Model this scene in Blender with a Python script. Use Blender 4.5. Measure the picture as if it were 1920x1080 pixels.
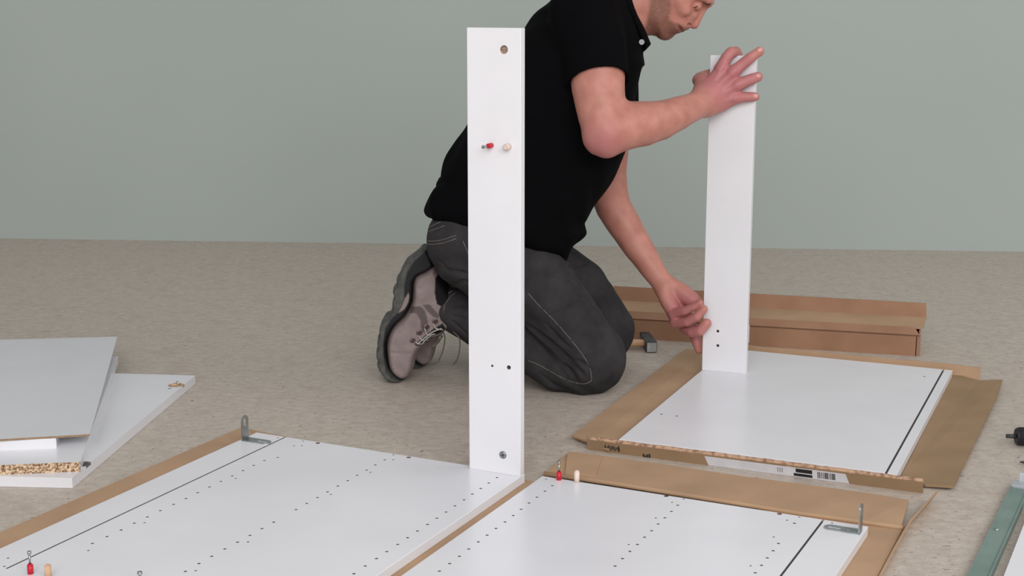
import bpy, bmesh, math, random
import numpy as np
from mathutils import Vector, Matrix, Euler

random.seed(7)
for o in list(bpy.data.objects):
    bpy.data.objects.remove(o)
scene = bpy.context.scene
COL = scene.collection

# ------------------------------------------------------------------ camera
FPX, HOR, CZ = 2720.0, -10.0, 0.85          # focal length in px, horizon row, camera height
PITCH = math.atan((540 - HOR) / FPX)
cam = bpy.data.cameras.new('camera')
cam.sensor_width = 36.0
cam.lens = 36.0 * FPX / 1920.0
cam.clip_start = 0.05
cam_o = bpy.data.objects.new('camera', cam)
cam_o.location = (0, 0, CZ)
cam_o.rotation_euler = (math.pi / 2 - PITCH, 0, 0)
COL.objects.link(cam_o)
scene.camera = cam_o

# ------------------------------------------------------------------ light
world = bpy.data.worlds.new('world')
scene.world = world
world.use_nodes = True
world.node_tree.nodes['Background'].inputs[0].default_value = (0.985, 0.965, 1.0, 1)
world.node_tree.nodes['Background'].inputs[1].default_value = 0.46


def area_light(name, loc, target, sx, sy, power, col):
    l = bpy.data.lights.new(name, 'AREA')
    l.shape = 'RECTANGLE'
    l.size, l.size_y, l.energy, l.color = sx, sy, power, col
    o = bpy.data.objects.new(name, l)
    o.location = loc
    d = Vector(target) - Vector(loc)
    o.rotation_euler = d.to_track_quat('-Z', 'Y').to_euler()
    COL.objects.link(o)
    return o


area_light('window_light_front', (0.6, -1.4, 2.3), (0.1, 3.0, 0.35), 4.6, 2.4, 168, (1.0, 0.985, 0.985))
area_light('window_light_side', (4.6, 2.4, 2.6), (0.6, 4.0, 0.6), 2.6, 2.0, 30, (0.96, 1.0, 1.0))
scene.view_settings.view_transform = 'Standard'
scene.view_settings.look = 'None'
scene.view_settings.exposure = 0.0
scene.view_settings.gamma = 1.0
scene.view_settings.use_curve_mapping = False


# ------------------------------------------------------------------ pixel -> place
CP, SP = math.cos(PITCH), math.sin(PITCH)


def ray(px, py):
    x = (px - 960) / FPX
    y = (540 - py) / FPX
    return np.array([x, CP + y * SP, -SP + y * CP])


CAM = np.array([0, 0, CZ])


def G(px, py, z=0.0):                        # on a level surface at height z
    d = ray(px, py)
    return CAM + d * (z - CZ) / d[2]


def K(px, py, Y):                            # on the upright plane y = Y
    d = ray(px, py)
    return CAM + d * Y / d[1]


def PL(px, py, o, n):                        # on any plane
    d = ray(px, py)
    return CAM + d * (np.dot(np.array(o) - CAM, n) / np.dot(d, n))


def zc_of(p):
    return p[1] * CP - (p[2] - CZ) * SP


# ------------------------------------------------------------------ materials
def lin(c):
    return tuple((v / 12.92 if v <= 0.04045 else ((v + 0.055) / 1.055) ** 2.4) for v in [x / 255 for x in c])


def new_mat(name, rgb, rough=0.5, metal=0.0, spec=0.5):
    m = bpy.data.materials.new(name)
    m.use_nodes = True
    b = m.node_tree.nodes['Principled BSDF']
    b.inputs['Base Color'].default_value = (*lin(rgb), 1)
    b.inputs['Roughness'].default_value = rough
    b.inputs['Metallic'].default_value = metal
    b.inputs['Specular IOR Level'].default_value = spec
    return m


def N(m, t, **kw):
    n = m.node_tree.nodes.new(t)
    for k, v in kw.items():
        setattr(n, k, v)
    return n


def L(m, a, b):
    m.node_tree.links.new(a, b)


def noise_col(m, c1, c2, scale, lo=0.35, hi=0.65, detail=4, stretch=(1, 1, 1), bump=0.0, bdist=0.001, coords='Object', rough=0.5):
    b = m.node_tree.nodes['Principled BSDF']
    tc = N(m, 'ShaderNodeTexCoord')
    mp = N(m, 'ShaderNodeMapping')
    mp.inputs['Scale'].default_value = stretch
    L(m, tc.outputs[coords], mp.inputs[0])
    nz = N(m, 'ShaderNodeTexNoise')
    nz.inputs['Scale'].default_value = scale
    nz.inputs['Detail'].default_value = detail
    nz.inputs['Roughness'].default_value = rough
    L(m, mp.outputs[0], nz.inputs['Vector'])
    cr = N(m, 'ShaderNodeValToRGB')
    cr.color_ramp.elements[0].position = lo
    cr.color_ramp.elements[1].position = hi
    cr.color_ramp.elements[0].color = (*lin(c1), 1)
    cr.color_ramp.elements[1].color = (*lin(c2), 1)
    L(m, nz.outputs['Fac'], cr.inputs[0])
    L(m, cr.outputs[0], b.inputs['Base Color'])
    if bump:
        bp = N(m, 'ShaderNodeBump')
        bp.inputs['Strength'].default_value = bump
        bp.inputs['Distance'].default_value = bdist
        L(m, nz.outputs['Fac'], bp.inputs['Height'])
        L(m, bp.outputs[0], b.inputs['Normal'])
    return mp, nz, cr


M = {}
M['white'] = new_mat('white_melamine', (232, 232, 234), 0.27, spec=0.5)
noise_col(M['white'], (227, 227, 230), (231, 231, 234), 6)
M['grey_white'] = new_mat('pale_grey_board', (212, 214, 215), 0.5, spec=0.35)
noise_col(M['grey_white'], (210, 212, 213), (214, 216, 217), 8)
M['chip'] = new_mat('particle_board', (190, 160, 125), 0.85)
noise_col(M['chip'], (105, 72, 48), (228, 200, 165), 260, 0.38, 0.62, 3, bump=0.4, coords='Object')
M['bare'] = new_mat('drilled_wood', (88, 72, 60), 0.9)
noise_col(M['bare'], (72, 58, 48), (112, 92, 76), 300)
M['bare_light'] = new_mat('bored_particle_board', (150, 128, 112), 0.9)
noise_col(M['bare_light'], (118, 98, 84), (178, 154, 136), 260)
M['dowel_pale'] = new_mat('pale_dowel', (222, 204, 190), 0.7)
noise_col(M['dowel_pale'], (214, 194, 178), (230, 214, 202), 120, stretch=(1, 1, 0.1))
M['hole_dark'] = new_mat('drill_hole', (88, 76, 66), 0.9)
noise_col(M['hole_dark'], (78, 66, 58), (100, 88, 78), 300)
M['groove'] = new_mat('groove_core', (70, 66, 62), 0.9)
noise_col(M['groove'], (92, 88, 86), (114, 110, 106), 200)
M['hardboard_edge'] = new_mat('hardboard_edge', (150, 122, 96), 0.8)
noise_col(M['hardboard_edge'], (140, 112, 88), (160, 132, 104), 150)
M['card'] = new_mat('cardboard', (180, 144, 112), 0.8, spec=0.25)
noise_col(M['card'], (168, 138, 110), (184, 152, 121), 9, 0.3, 0.7, 5, stretch=(1, 1, 1), bump=0.08, bdist=0.002)
M['card_in'] = new_mat('cardboard_inside', (160, 132, 100), 0.85, spec=0.2)
noise_col(M['card_in'], (145, 120, 92), (161, 134, 104), 8, 0.3, 0.7, 5)
M['card_red'] = new_mat('cardboard_reddish', (172, 130, 104), 0.8, spec=0.2)
noise_col(M['card_red'], (148, 112, 88), (164, 126, 100), 10, 0.3, 0.7, 5)
M['card_edge'] = new_mat('torn_cardboard_edge', (196, 160, 132), 0.9)
noise_col(M['card_edge'], (128, 99, 79), (190, 154, 126), 110, 0.34, 0.55, 4, stretch=(1, 1, 1))
M['print'] = new_mat('black_print', (30, 27, 27), 0.8)
noise_col(M['print'], (26, 24, 24), (36, 32, 30), 60)
M['paper'] = new_mat('label_paper', (214, 214, 218), 0.55)
noise_col(M['paper'], (210, 210, 214), (218, 218, 222), 40)
M['steel'] = new_mat('zinc_steel', (168, 174, 174), 0.34, 0.9)
noise_col(M['steel'], (150, 157, 158), (182, 186, 186), 45)
M['dark_steel'] = new_mat('forged_dark_steel', (62, 62, 66), 0.5, 0.3)
noise_col(M['dark_steel'], (50, 50, 54), (78, 78, 82), 50)
M['rail'] = new_mat('greenish_coated_steel', (122, 142, 134), 0.5, 0.15)
noise_col(M['rail'], (116, 137, 129), (128, 148, 140), 14)
M['red'] = new_mat('red_plastic', (196, 18, 44), 0.4)
noise_col(M['red'], (190, 16, 42), (204, 22, 48), 80)
M['dowel'] = new_mat('beech_dowel', (214, 176, 144), 0.7)
noise_col(M['dowel'], (202, 162, 130), (224, 188, 158), 120, stretch=(1, 1, 0.1))
M['handle'] = new_mat('ash_handle', (198, 156, 116), 0.55)
noise_col(M['handle'], (182, 138, 98), (210, 170, 130), 60, stretch=(0.08, 1, 1))
M['black_plastic'] = new_mat('black_plastic', (26, 25, 30), 0.45)
noise_col(M['black_plastic'], (22, 21, 26), (32, 31, 37), 30)
M['clear'] = new_mat('clear_plastic', (225, 232, 238), 0.15)
noise_col(M['clear'], (220, 228, 236), (232, 238, 242), 20)
M['clear'].node_tree.nodes['Principled BSDF'].inputs['Transmission Weight'].default_value = 0.55

# wall paint: sage green emulsion
M['wall'] = new_mat('sage_wall_paint', (176, 186, 176), 0.8, spec=0.2)
noise_col(M['wall'], (173, 182, 176), (177, 186, 180), 1.1, 0.3, 0.7, 3, bump=0.03, bdist=0.001)

# floor: beige linoleum with streaky flecks
m = M['floor'] = new_mat('beige_linoleum', (175, 168, 155), 0.5, spec=0.35)
mp, nz, cr = noise_col(m, (171, 160, 147), (204, 193, 180), 60, 0.30, 0.70, 8, stretch=(0.7, 1.1, 1), rough=0.72)
b = m.node_tree.nodes['Principled BSDF']


def flecks(scale, stretch, lo, hi, col, prev, seed):
    tc = N(m, 'ShaderNodeTexCoord')
    mpp = N(m, 'ShaderNodeMapping')
    mpp.inputs['Scale'].default_value = stretch
    mpp.inputs['Location'].default_value = (seed, seed * 2, 0)
    L(m, tc.outputs['Object'], mpp.inputs[0])
    n2 = N(m, 'ShaderNodeTexNoise')
    n2.inputs['Scale'].default_value = scale
    n2.inputs['Detail'].default_value = 2
    L(m, mpp.outputs[0], n2.inputs['Vector'])
    mr = N(m, 'ShaderNodeMapRange')
    mr.inputs['From Min'].default_value = lo
    mr.inputs['From Max'].default_value = hi
    L(m, n2.outputs['Fac'], mr.inputs[0])
    mx = N(m, 'ShaderNodeMix', data_type='RGBA')
    L(m, mr.outputs[0], mx.inputs[0])
    L(m, prev, mx.inputs[6])
    mx.inputs[7].default_value = (*lin(col), 1)
    return mx.outputs[2]


c = flecks(130, (0.75, 1.1, 1), 0.63, 0.74, (140, 124, 114), cr.outputs[0], 3)
c = flecks(190, (0.7, 1.1, 1), 0.62, 0.74, (206, 198, 188), c, 11)
c = flecks(85, (0.85, 1.1, 1), 0.69, 0.75, (114, 100, 94), c, 23)
c = flecks(18, (0.9, 1.0, 1), 0.5, 1.1, (168, 152, 140), c, 31)
L(m, c, b.inputs['Base Color'])


# ------------------------------------------------------------------ mesh helpers
def tag(o, label=None, cat=None, group=None, kind=None):
    if label: o['label'] = label
    if cat: o['category'] = cat
    if group: o['group'] = group
    if kind: o['kind'] = kind
    return o


def thing(name, label, cat, loc=(0, 0, 0), group=None):
    o = bpy.data.objects.new(name, None)
    o.empty_display_size = 0.05
    o.location = loc
    COL.objects.link(o)
    return tag(o, label, cat, group)


def obj(name, me, mat, parent=None):
    o = bpy.data.objects.new(name, me)
    COL.objects.link(o)
    if mat is not None and not me.materials:
        for mm in (mat if isinstance(mat, (list, tuple)) else [mat]):
            me.materials.append(mm)
    if parent is not None:
        o.parent = parent
        o.matrix_parent_inverse = Matrix.Translation(-Vector(parent.location))
    return o


def from_bm(bm, name='mesh', smooth=False):
    me = bpy.data.meshes.new(name)
    bmesh.ops.recalc_face_normals(bm, faces=bm.faces)
    bm.to_mesh(me)
    bm.free()
    if smooth:
        me.polygons.foreach_set('use_smooth', [True] * len(me.polygons))
    return me


def prism(bm, top, bot, mi=0):
    """closed solid between two equal loops of points"""
    a = [bm.verts.new(tuple(p)) for p in top]
    c = [bm.verts.new(tuple(p)) for p in bot]
    fs = [bm.faces.new(a), bm.faces.new(c[::-1])]
    n = len(a)
    for i in range(n):
        fs.append(bm.faces.new((a[i], c[i], c[(i + 1) % n], a[(i + 1) % n])))
    for f in fs: f.material_index = mi
    return a + c


def obox(bm, o, ax, ay, az, mi=0):
    """box from corner o along three edge vectors"""
    o, ax, ay, az = (np.array(v, float) for v in (o, ax, ay, az))
    base = [o, o + ax, o + ax + ay, o + ay]
    return prism(bm, [p + az for p in base], base, mi)


def frustum(bm, a, bb, r0, r1, seg=16, mi=0, caps=True):
    a, bb = Vector(a), Vector(bb)
    d = (bb - a).normalized()
    q = d.to_track_quat('Z', 'Y').to_matrix()
    ra, rb = [], []
    for i in range(seg):
        t = 2 * math.pi * i / seg
        v = q @ Vector((math.cos(t), math.sin(t), 0))
        ra.append(bm.verts.new(a + v * r0))
        rb.append(bm.verts.new(bb + v * r1))
    for i in range(seg):
        f = bm.faces.new((ra[i], ra[(i + 1) % seg], rb[(i + 1) % seg], rb[i]))
        f.smooth = True
        f.material_index = mi
    if caps:
        bm.faces.new(ra[::-1]).material_index = mi
        bm.faces.new(rb).material_index = mi


def tube(bm, pts, r, seg=8, mi=0):
    pts = [Vector(p) for p in pts]
    rings = []
    up = None
    for i, p in enumerate(pts):
        d = (pts[min(i + 1, len(pts) - 1)] - pts[max(i - 1, 0)]).normalized()
        if up is None:
            up = d.orthogonal().normalized()
        up = (up - d * up.dot(d)).normalized()
        w = d.cross(up)
        rr = r[i] if isinstance(r, (list, tuple)) else r
        rings.append([bm.verts.new(p + (up * math.cos(2 * math.pi * k / seg) + w * math.sin(2 * math.pi * k / seg)) * rr) for k in range(seg)])
    for a, c2 in zip(rings, rings[1:]):
        for k in range(seg):
            f = bm.faces.new((a[k], a[(k + 1) % seg], c2[(k + 1) % seg], c2[k]))
            f.smooth = True
            f.material_index = mi
    bm.faces.new(rings[0][::-1]).material_index = mi
    bm.faces.new(rings[-1]).material_index = mi


def spline(pts, n=8):
    """Catmull-Rom through points"""
    P = [np.array(p, float) for p in pts]
    P = [2 * P[0] - P[1]] + P + [2 * P[-1] - P[-2]]
    out = []
    for i in range(1, len(P) - 2):
        for k in range(n):
            t = k / n
            a, b_, c_, d = P[i - 1], P[i], P[i + 1], P[i + 2]
            out.append(0.5 * (2 * b_ + (c_ - a) * t + (2 * a - 5 * b_ + 4 * c_ - d) * t * t + (3 * b_ - a - 3 * c_ + d) * t ** 3))
    out.append(P[-2])
    return out


def bevel_all(bm, w, seg=2):
    bmesh.ops.recalc_face_normals(bm, faces=bm.faces)
    es = [e for e in bm.edges if len(e.link_faces) == 2 and e.calc_face_angle(0) > 0.5]
    bmesh.ops.bevel(bm, geom=es, offset=w, segments=seg, affect='EDGES', profile=0.5)


def cut(me, cutter_bm, mats):
    """boolean difference; cutter faces keep their own material index"""
    for mm in mats: me.materials.append(mm)
    o = bpy.data.objects.new('tmp_base', me)
    bmesh.ops.recalc_face_normals(cutter_bm, faces=cutter_bm.faces)
    cme = bpy.data.meshes.new('tmp_cut')
    cutter_bm.to_mesh(cme)
    cutter_bm.free()
    for mm in mats: cme.materials.append(mm)
    c_ = bpy.data.objects.new('tmp_cutter', cme)
    COL.objects.link(o)
    COL.objects.link(c_)
    md = o.modifiers.new('cut', 'BOOLEAN')
    md.operation = 'DIFFERENCE'
    md.solver = 'EXACT'
    md.object = c_
    bpy.context.view_layer.update()
    dg = bpy.context.evaluated_depsgraph_get()
    out = bpy.data.meshes.new_from_object(o.evaluated_get(dg))
    bpy.data.objects.remove(o)
    bpy.data.objects.remove(c_)
    return out


# ------------------------------------------------------------------ the room
WA = math.atan2(4.821 - 5.094, 1.727 + 1.822)
wx = np.array([math.cos(WA), math.sin(WA), 0])
wn = np.array([-math.sin(WA), math.cos(WA), 0])
w0 = np.array([-1.822, 5.094, 0])
bm = bmesh.new()
obox(bm, w0 - wx * 4.5, wx * 12.5, wn * 0.12, (0, 0, 3.2))
tag(obj('wall_back', from_bm(bm), M['wall']), 'plain sage green painted wall behind the kneeling person', 'wall', kind='structure')
bm = bmesh.new()
obox(bm, (-6.5, -4.5, -0.05), (13, 0, 0), (0, 11, 0), (0, 0, 0.05))
tag(obj('floor', from_bm(bm), M['floor']), 'beige speckled linoleum floor', 'floor', kind='structure')

# ------------------------------------------------------------------ drilled panels
Z0, Z1 = 0.006, 0.022                       # panels lie on a sheet of cardboard


def unit(a):
    a = math.radians(a)
    return np.array([math.cos(a), math.sin(a), 0.0])


def drilled_panel(name, label, corner, e1, e2, w, l, holes, grooves, mats=('white', 'bare', 'groove')):
    """corner = first top corner on the ground plan; e1, e2 edge directions; holes (world xy, radius)"""
    bm = bmesh.new()
    o = np.array([corner[0], corner[1], Z0])
    obox(bm, o, e1 * w, e2 * l, (0, 0, Z1 - Z0))
    bevel_all(bm, 0.0006, 1)
    me = from_bm(bm)
    cb = bmesh.new()
    for (x, y, r) in holes:
        frustum(cb, (x, y, Z1 - 0.005), (x, y, Z1 + 0.004), r * 0.92, r * 0.92, 12, 1)
    for (o_, a_, b_) in grooves:
        obox(cb, np.array([o_[0], o_[1], Z1 - 0.004]), a_, b_, (0, 0, 0.012), 2)
    me = cut(me, cb, [M[k] for k in mats])
    ob = obj(name, me, None)
    return tag(ob, label, 'panel')


def hl(pts, r):
    return [(*G(x, y, Z1)[:2], r) for x, y in pts]


def zoomed(pts, sc, ox, oy):
    return [(a / sc + ox, c_ / sc + oy) for a, c_ in pts]


r1 = zoomed([(1562, 293), (1487, 310), (1427, 338), (1367, 367), (1306, 397), (1242, 428), (1178, 459), (1112, 491), (1046, 524), (976, 557), (902, 592), (829, 628), (756, 663), (681, 701), (602, 738), (520, 777)], 3, 0, 760)
r2 = zoomed([(931, 338), (873, 370), (819, 402), (760, 434), (702, 467), (640, 501), (576, 537), (514, 572), (447, 609), (381, 647), (242, 725), (169, 765), (95, 807), (18, 849)], 3.31, 440, 760)
r2 += zoomed([(1265, 808), (1191, 849), (1119, 890), (1043, 934)], 3, 0, 760)
r3 = zoomed([(1628, 448), (1577, 482), (1527, 516), (1475, 551), (1423, 587), (1367, 624), (1312, 662), (1255, 700), (1197, 739), (1134, 780), (1073, 822), (1012, 863), (944, 908), (880, 951), (810, 997), (740, 1045)], 3.31, 440, 760)
small_l = [(551, 836), (566, 835.5), (568, 827), (521, 821), (737.6, 853), (737.3, 862), (694.4, 885.4), (620.4, 927), (465, 1016), (442, 897), (271, 980), (165.7, 1032), (15, 1046.5), (8, 1062), (367, 1070)]
big_l = [(596, 830.7), (766.3, 857.6)]
E1, E2 = unit(-25.7), unit(64.3)
FL = np.array([-0.493, 2.689, 0])
WL = 0.572
holes = hl(r1[2:] if False else r1, 0.0028) + hl(r2, 0.0028) + hl(r3, 0.0028) + hl(small_l, 0.0022) + hl(big_l, 0.0048)
nl = FL - E2 * 0.82
drilled_panel('side_panel', 'white drilled side panel carrying the taller upright board on its corner', nl, E1, E2, WL, 0.82,
              holes, [(nl + E1 * 0.066 - E2 * 0.01 + E2 * 0.11, E1 * 0.0034, E2 * 0.74)])
FR = np.array([0.053, 2.430, 0])
r4 = zoomed([(1135, 348), (1082, 388), (1024, 431), (967, 473), (910, 518), (853, 563), (794, 609), (730, 656), (665, 704), (602, 753), (533, 804), (466, 856), (396, 909), (322, 963)], 3.84, 740, 820)
r5 = zoomed([(1897, 624), (1850, 672), (1799, 719), (1748, 771), (1694, 821), (1640, 873), (1587, 927)], 3.84, 740, 820) + zoomed([(113, 396), (70, 439), (24, 483)], 3.692, 1240, 840)
r6 = zoomed([(921, 521), (811, 661), (774, 711), (733, 761), (693, 812), (650, 864)], 3.692, 1240, 840)
small_r = zoomed([(1090, 300), (1880, 580), (1685, 771)], 3.84, 740, 820) + zoomed([(155, 353), (74, 376), (870, 500), (955, 478), (1182, 520), (778, 616), (618, 815)], 3.692, 1240, 840)
big_r = zoomed([(33, 333), (818, 456)], 3.692, 1240, 840)
nr = FR - E2 * 0.82
drilled_panel('side_panel', 'white drilled side panel with a bracket but no upright board on it', nr, E1, E2, 0.569, 0.82,
              hl(r4, 0.0028) + hl(r5, 0.0028) + hl(r6, 0.0028) + hl(small_r, 0.0021) + hl(big_r, 0.0046),
              [(nr + E1 * 0.496 - E2 * 0.02, E1 * 0.0036, E2 * 0.9)])
D1, D2 = unit(-23.4), unit(66.6)
FN = np.array([0.203, 2.645, 0])
drilled_panel('base_panel', 'white panel lying in the far cardboard tray under the shorter upright board', FN, D1, D2, 0.518, 0.787,
              hl([(1240, 776.5), (1269, 780)], 0.0030) + hl([(1733, 706)], 0.0032),
              [(FN + D1 * 0.497 - D2 * 0.01, D1 * 0.0040, D2 * 0.81)])


# ------------------------------------------------------------------ the two uprights
def upright(name, label, base, d1, w, h, holes, t=0.016):
    """base = front lower left corner; d1 = direction of width; the front looks at the camera side"""
    n = np.array([d1[1], -d1[0], 0])
    bm = bmesh.new()
    o = np.array([base[0], base[1], Z1])
    obox(bm, o, d1 * w, -n * t, (0, 0, h))
    bevel_all(bm, 0.0007, 1)
    me = from_bm(bm)
    cb = bmesh.new()
    for (px, py, r, mi) in holes:
        p = PL(px, py, o, n)
        frustum(cb, p - n * (0.005 if mi == 1 else 0.008), p + n * 0.004, r, r, 20, mi)
    me = cut(me, cb, [M['white'], M['bare_light'], M['hole_dark']])
    tag(obj(name, me, None), label, 'board')
    return o, n


c1b = FL + E1 * (WL - 0.1015) - E2 * 0.016
U1, N1 = upright('upright_board', 'taller white upright board with a red bolt and a dowel in its face', c1b, E1, 0.1005, 0.774,
                 [(945, 93, 0.0072, 1), (923, 686, 0.0022, 2), (954, 689, 0.0038, 2)])
c2b = np.array([0.4275, 3.166, 0])
U2, N2 = upright('upright_board', 'shorter white upright board held in both hands of the person', c2b, D1, 0.1005, 0.70,
                 [(1346, 621, 0.0032, 2), (1346, 648, 0.0032, 2)])


# ------------------------------------------------------------------ hardware
def connector_bolt(base, axis, label, total=0.035):
    t = thing('connector_bolt', label, 'bolt', tuple(base))
    a = np.array(axis)
    b0 = np.array(base)
    bm = bmesh.new()
    frustum(bm, b0 - a * 0.001, b0 + a * 0.0015, 0.0036, 0.0044, 16)
    frustum(bm, b0 + a * 0.0015, b0 + a * 0.0135, 0.0044, 0.0044, 16)
    frustum(bm, b0 + a * 0.0135, b0 + a * 0.0155, 0.0044, 0.0032, 16)
    obj('sleeve', from_bm(bm), M['red'], t)
    bm = bmesh.new()
    frustum(bm, b0 + a * 0.0150, b0 + a * (total - 0.006), 0.0015, 0.0015, 12)
    frustum(bm, b0 + a * (total - 0.006), b0 + a * (total - 0.003), 0.0014, 0.0032, 12)
    frustum(bm, b0 + a * (total - 0.003), b0 + a * total, 0.0032, 0.0028, 12)
    obj('pin', from_bm(bm), M['steel'], t)


def dowel(base, axis, label, h=0.021, r=0.0042, mat='dowel'):
    bm = bmesh.new()
    a = np.array(axis)
    b0 = np.array(base)
    frustum(bm, b0 - a * 0.001, b0 + a * (h - 0.0015), r, r, 18)
    frustum(bm, b0 + a * (h - 0.0015), b0 + a * h, r, r * 0.7, 18)
    for k in range(9):                       # flutes
        t = 2 * math.pi * k / 9
        q = Vector(a).orthogonal().normalized()
        w = Vector(a).cross(q)
        off = np.array(q * math.cos(t) + w * math.sin(t)) * r
        frustum(bm, b0 + off, b0 + off + a * (h - 0.002), 0.0004, 0.0004, 5)
    tag(obj('wooden_dowel', from_bm(bm), M[mat]), label, 'dowel')


UPV = (0, 0, 1)
connector_bolt(G(1048, 900, Z1), UPV, 'red sleeved bolt standing on the side panel beside the loose cardboard flap')
dowel(G(1081.5, 904, Z1), UPV, 'pale wooden dowel standing on the side panel beside the cardboard flap', mat='dowel_pale')
connector_bolt(G(57.5, 1076, Z1), UPV, 'red sleeved bolt standing at the groove of the side panel with the tall upright')
dowel(G(91, 1084, Z1), UPV, 'wooden dowel standing near the groove of the side panel with the tall upright', 0.021, 0.0046)
connector_bolt(PL(922, 272.5, U1, N1), N1, 'red sleeved bolt sticking out of the face of the taller upright board', 0.033)
dowel(PL(954, 275, U1, N1), N1, 'pale wooden dowel sticking out of the face of the taller upright board', 0.014, 0.0052, 'dowel_pale')
# lone bolt head in the foreground
p = G(263, 1092, Z1)
bm = bmesh.new()
frustum(bm, p, p + np.array([0, 0, 0.011]), 0.0017, 0.0017, 12)
frustum(bm, p + np.array([0, 0, 0.011]), p + np.array([0, 0, 0.0145]), 0.0022, 0.0042, 12)
frustum(bm, p + np.array([0, 0, 0.0145]), p + np.array([0, 0, 0.0165]), 0.0042, 0.0034, 12)
tag(obj('steel_bolt', from_bm(bm), M['steel']), 'bare steel bolt without red sleeve, set into the white side panel', 'bolt')

# cross-head screw low on the upright
p = PL(943, 853, U1, N1)
t = thing('cross_head_screw', 'steel cross-head screw low in the face of the taller upright board', 'screw', tuple(p))
bm = bmesh.new()
frustum(bm, p - N1 * 0.002, p + N1 * 0.0006, 0.0072, 0.0070, 24)
frustum(bm, p + N1 * 0.0006, p + N1 * 0.0016, 0.0070, 0.0050, 24)
obj('head', from_bm(bm), M['steel'], t)
bm = bmesh.new()
for a in (20, 110):
    v = E1 * math.cos(math.radians(a)) + np.array([0, 0, 1]) * math.sin(math.radians(a))
    w = np.cross(v, N1)
    obox(bm, p + N1 * 0.0012 - v * 0.0042 - w * 0.0008, v * 0.0084, w * 0.0016, N1 * 0.0006)
obj('cross_slot', from_bm(bm), M['dark_steel'], t)


def bracket(corner, din, label):
    """corner on the panel top, near the edge; din = direction of the flat leg; width runs along E2"""
    t = 0.0022
    w = 0.021
    t_ = thing('angle_bracket', label, 'bracket', tuple(corner))
    c0 = np.array(corner)
    z = np.array([0, 0, 1.0])

    def leg(name, d, nrm, length, hs):
        # rounded plate outline in (d, E2)
        out = []
        out += [(0, -w / 2), (length - w / 2, -w / 2)]
        for k in range(1, 10):
            a = -math.pi / 2 + math.pi * k / 10
            out.append((length - w / 2 + math.cos(a) * w / 2, math.sin(a) * w / 2))
        out += [(length - w / 2, w / 2), (0, w / 2)]
        bm = bmesh.new()
        prism(bm, [c0 + d * a + E2 * b_ + nrm * t for a, b_ in out], [c0 + d * a + E2 * b_ for a, b_ in out])
        me = from_bm(bm)
        cb = bmesh.new()
        for (h0, h1, r) in hs:
            o2 = []
            for k in range(16):
                a = 2 * math.pi * k / 16
                s = h1 if math.cos(a) > 0 else h0
                o2.append((s + math.cos(a) * r, math.sin(a) * r))
            prism(cb, [c0 + d * a + E2 * b_ + nrm * 0.006 for a, b_ in o2], [c0 + d * a + E2 * b_ - nrm * 0.004 for a, b_ in o2])
        me = cut(me, cb, [M['steel']])
        obj(name, me, None, t_)
    leg('flat_leg', din, z, 0.058, [(0.018, 0.020, 0.0035), (0.034, 0.049, 0.0042)])
    leg('upright_leg', z, din, 0.048, [(0.030, 0.038, 0.0045)])


bracket(G(459, 824, Z1), E1, 'zinc angle bracket standing on the panel with the taller upright')
bracket(G(1614, 999, Z1), -E1, 'zinc angle bracket standing on the panel without an upright')
# ------------------------------------------------------------------ cardboard under and around the panels
def sheet(bm, top, th=0.004, mi=0):
    top = [np.array(p, float) for p in top]
    prism(bm, top, [p - np.array([0, 0, th]) for p in top], mi)


CT = 0.0058
# carton under the left panel
t = thing('cardboard_sheet', 'brown cardboard sheet under the side panel with the tall upright', 'cardboard', (FL[0], FL[1], 0))
bm = bmesh.new()
lo_far, lo_near = G(462, 803.5, CT), G(-150, 1071, CT)
a_ = FL + E2 * 0.022 + E1 * 0.0
rgt = FR - E1 * 0.0015
sheet(bm, [np.array([*lo_far[:2], CT]), np.array([*(FL + E2 * 0.016 + E1 * 0.3)[:2], CT]), np.array([*(FL + E2 * 0.014 + E1 * 0.60)[:2], CT]), np.array([*(FR + E2 * 0.006 - E1 * 0.001)[:2], CT]),
           np.array([*(nr - E1 * 0.001)[:2], CT]), np.array([*(nl - E2 * 0.02)[:2], CT]), np.array([*lo_near[:2], CT])], 0.0052)
obj('base_sheet', from_bm(bm), M['card'], t)
bm = bmesh.new()                             # low turned-up side strip
s0, s1 = G(462, 803.5, CT), G(-150, 1071, CT)
i0, i1 = FL - E1 * 0.004, nl - E1 * 0.004
sheet(bm, [np.array([s0[0], s0[1], 0.013]), np.array([s1[0], s1[1], 0.012]), np.array([i1[0], i1[1], 0.0095]), np.array([i0[0], i0[1], 0.0095])], 0.0035)
obj('side_flap', from_bm(bm), M['card'], t)

# carton under the right panel
t = thing('cardboard_carton', 'opened brown carton under the side panel without upright, its loose flap folded out', 'cardboard', (FR[0], FR[1], 0))
bm = bmesh.new()
fold_l = FR + E2 * 0.014 + E1 * 0.001
fold_r = FR + E1 * 0.640 + E2 * 0.014
rn = G(1640, 1090, CT)
sheet(bm, [np.array([*fold_l[:2], CT]), np.array([*G(1693, 990, CT)[:2], CT]), np.array([*rn[:2], CT]), np.array([*(rn - E2 * 0.3)[:2], CT]), np.array([*(nr + E1 * 0.001)[:2], CT])], 0.0052)
obj('base_sheet', from_bm(bm), M['card'], t)
bm = bmesh.new()                             # the far flap, slightly lifted, with a bent corner
zf = 0.014
inner = [(1022, 886.5, 0.010), (1060, 889, 0.0105), (1200, 912, 0.0105), (1350, 937, 0.0105), (1500, 961, 0.0105), (1620, 978, 0.0105), (1690, 987, 0.010)]
outer = [(1066, 847.5, 0.012), (1085, 848.5, 0.013), (1230, 868, 0.013), (1380, 891, 0.012), (1540, 912, 0.012), (1640, 926, 0.014), (1704, 937, 0.017)]
inn = [G(x, y, z) for x, y, z in inner]
out = [G(x, y, z) for x, y, z in outer]
ra = [bm.verts.new(tuple(p)) for p in inn]
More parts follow.
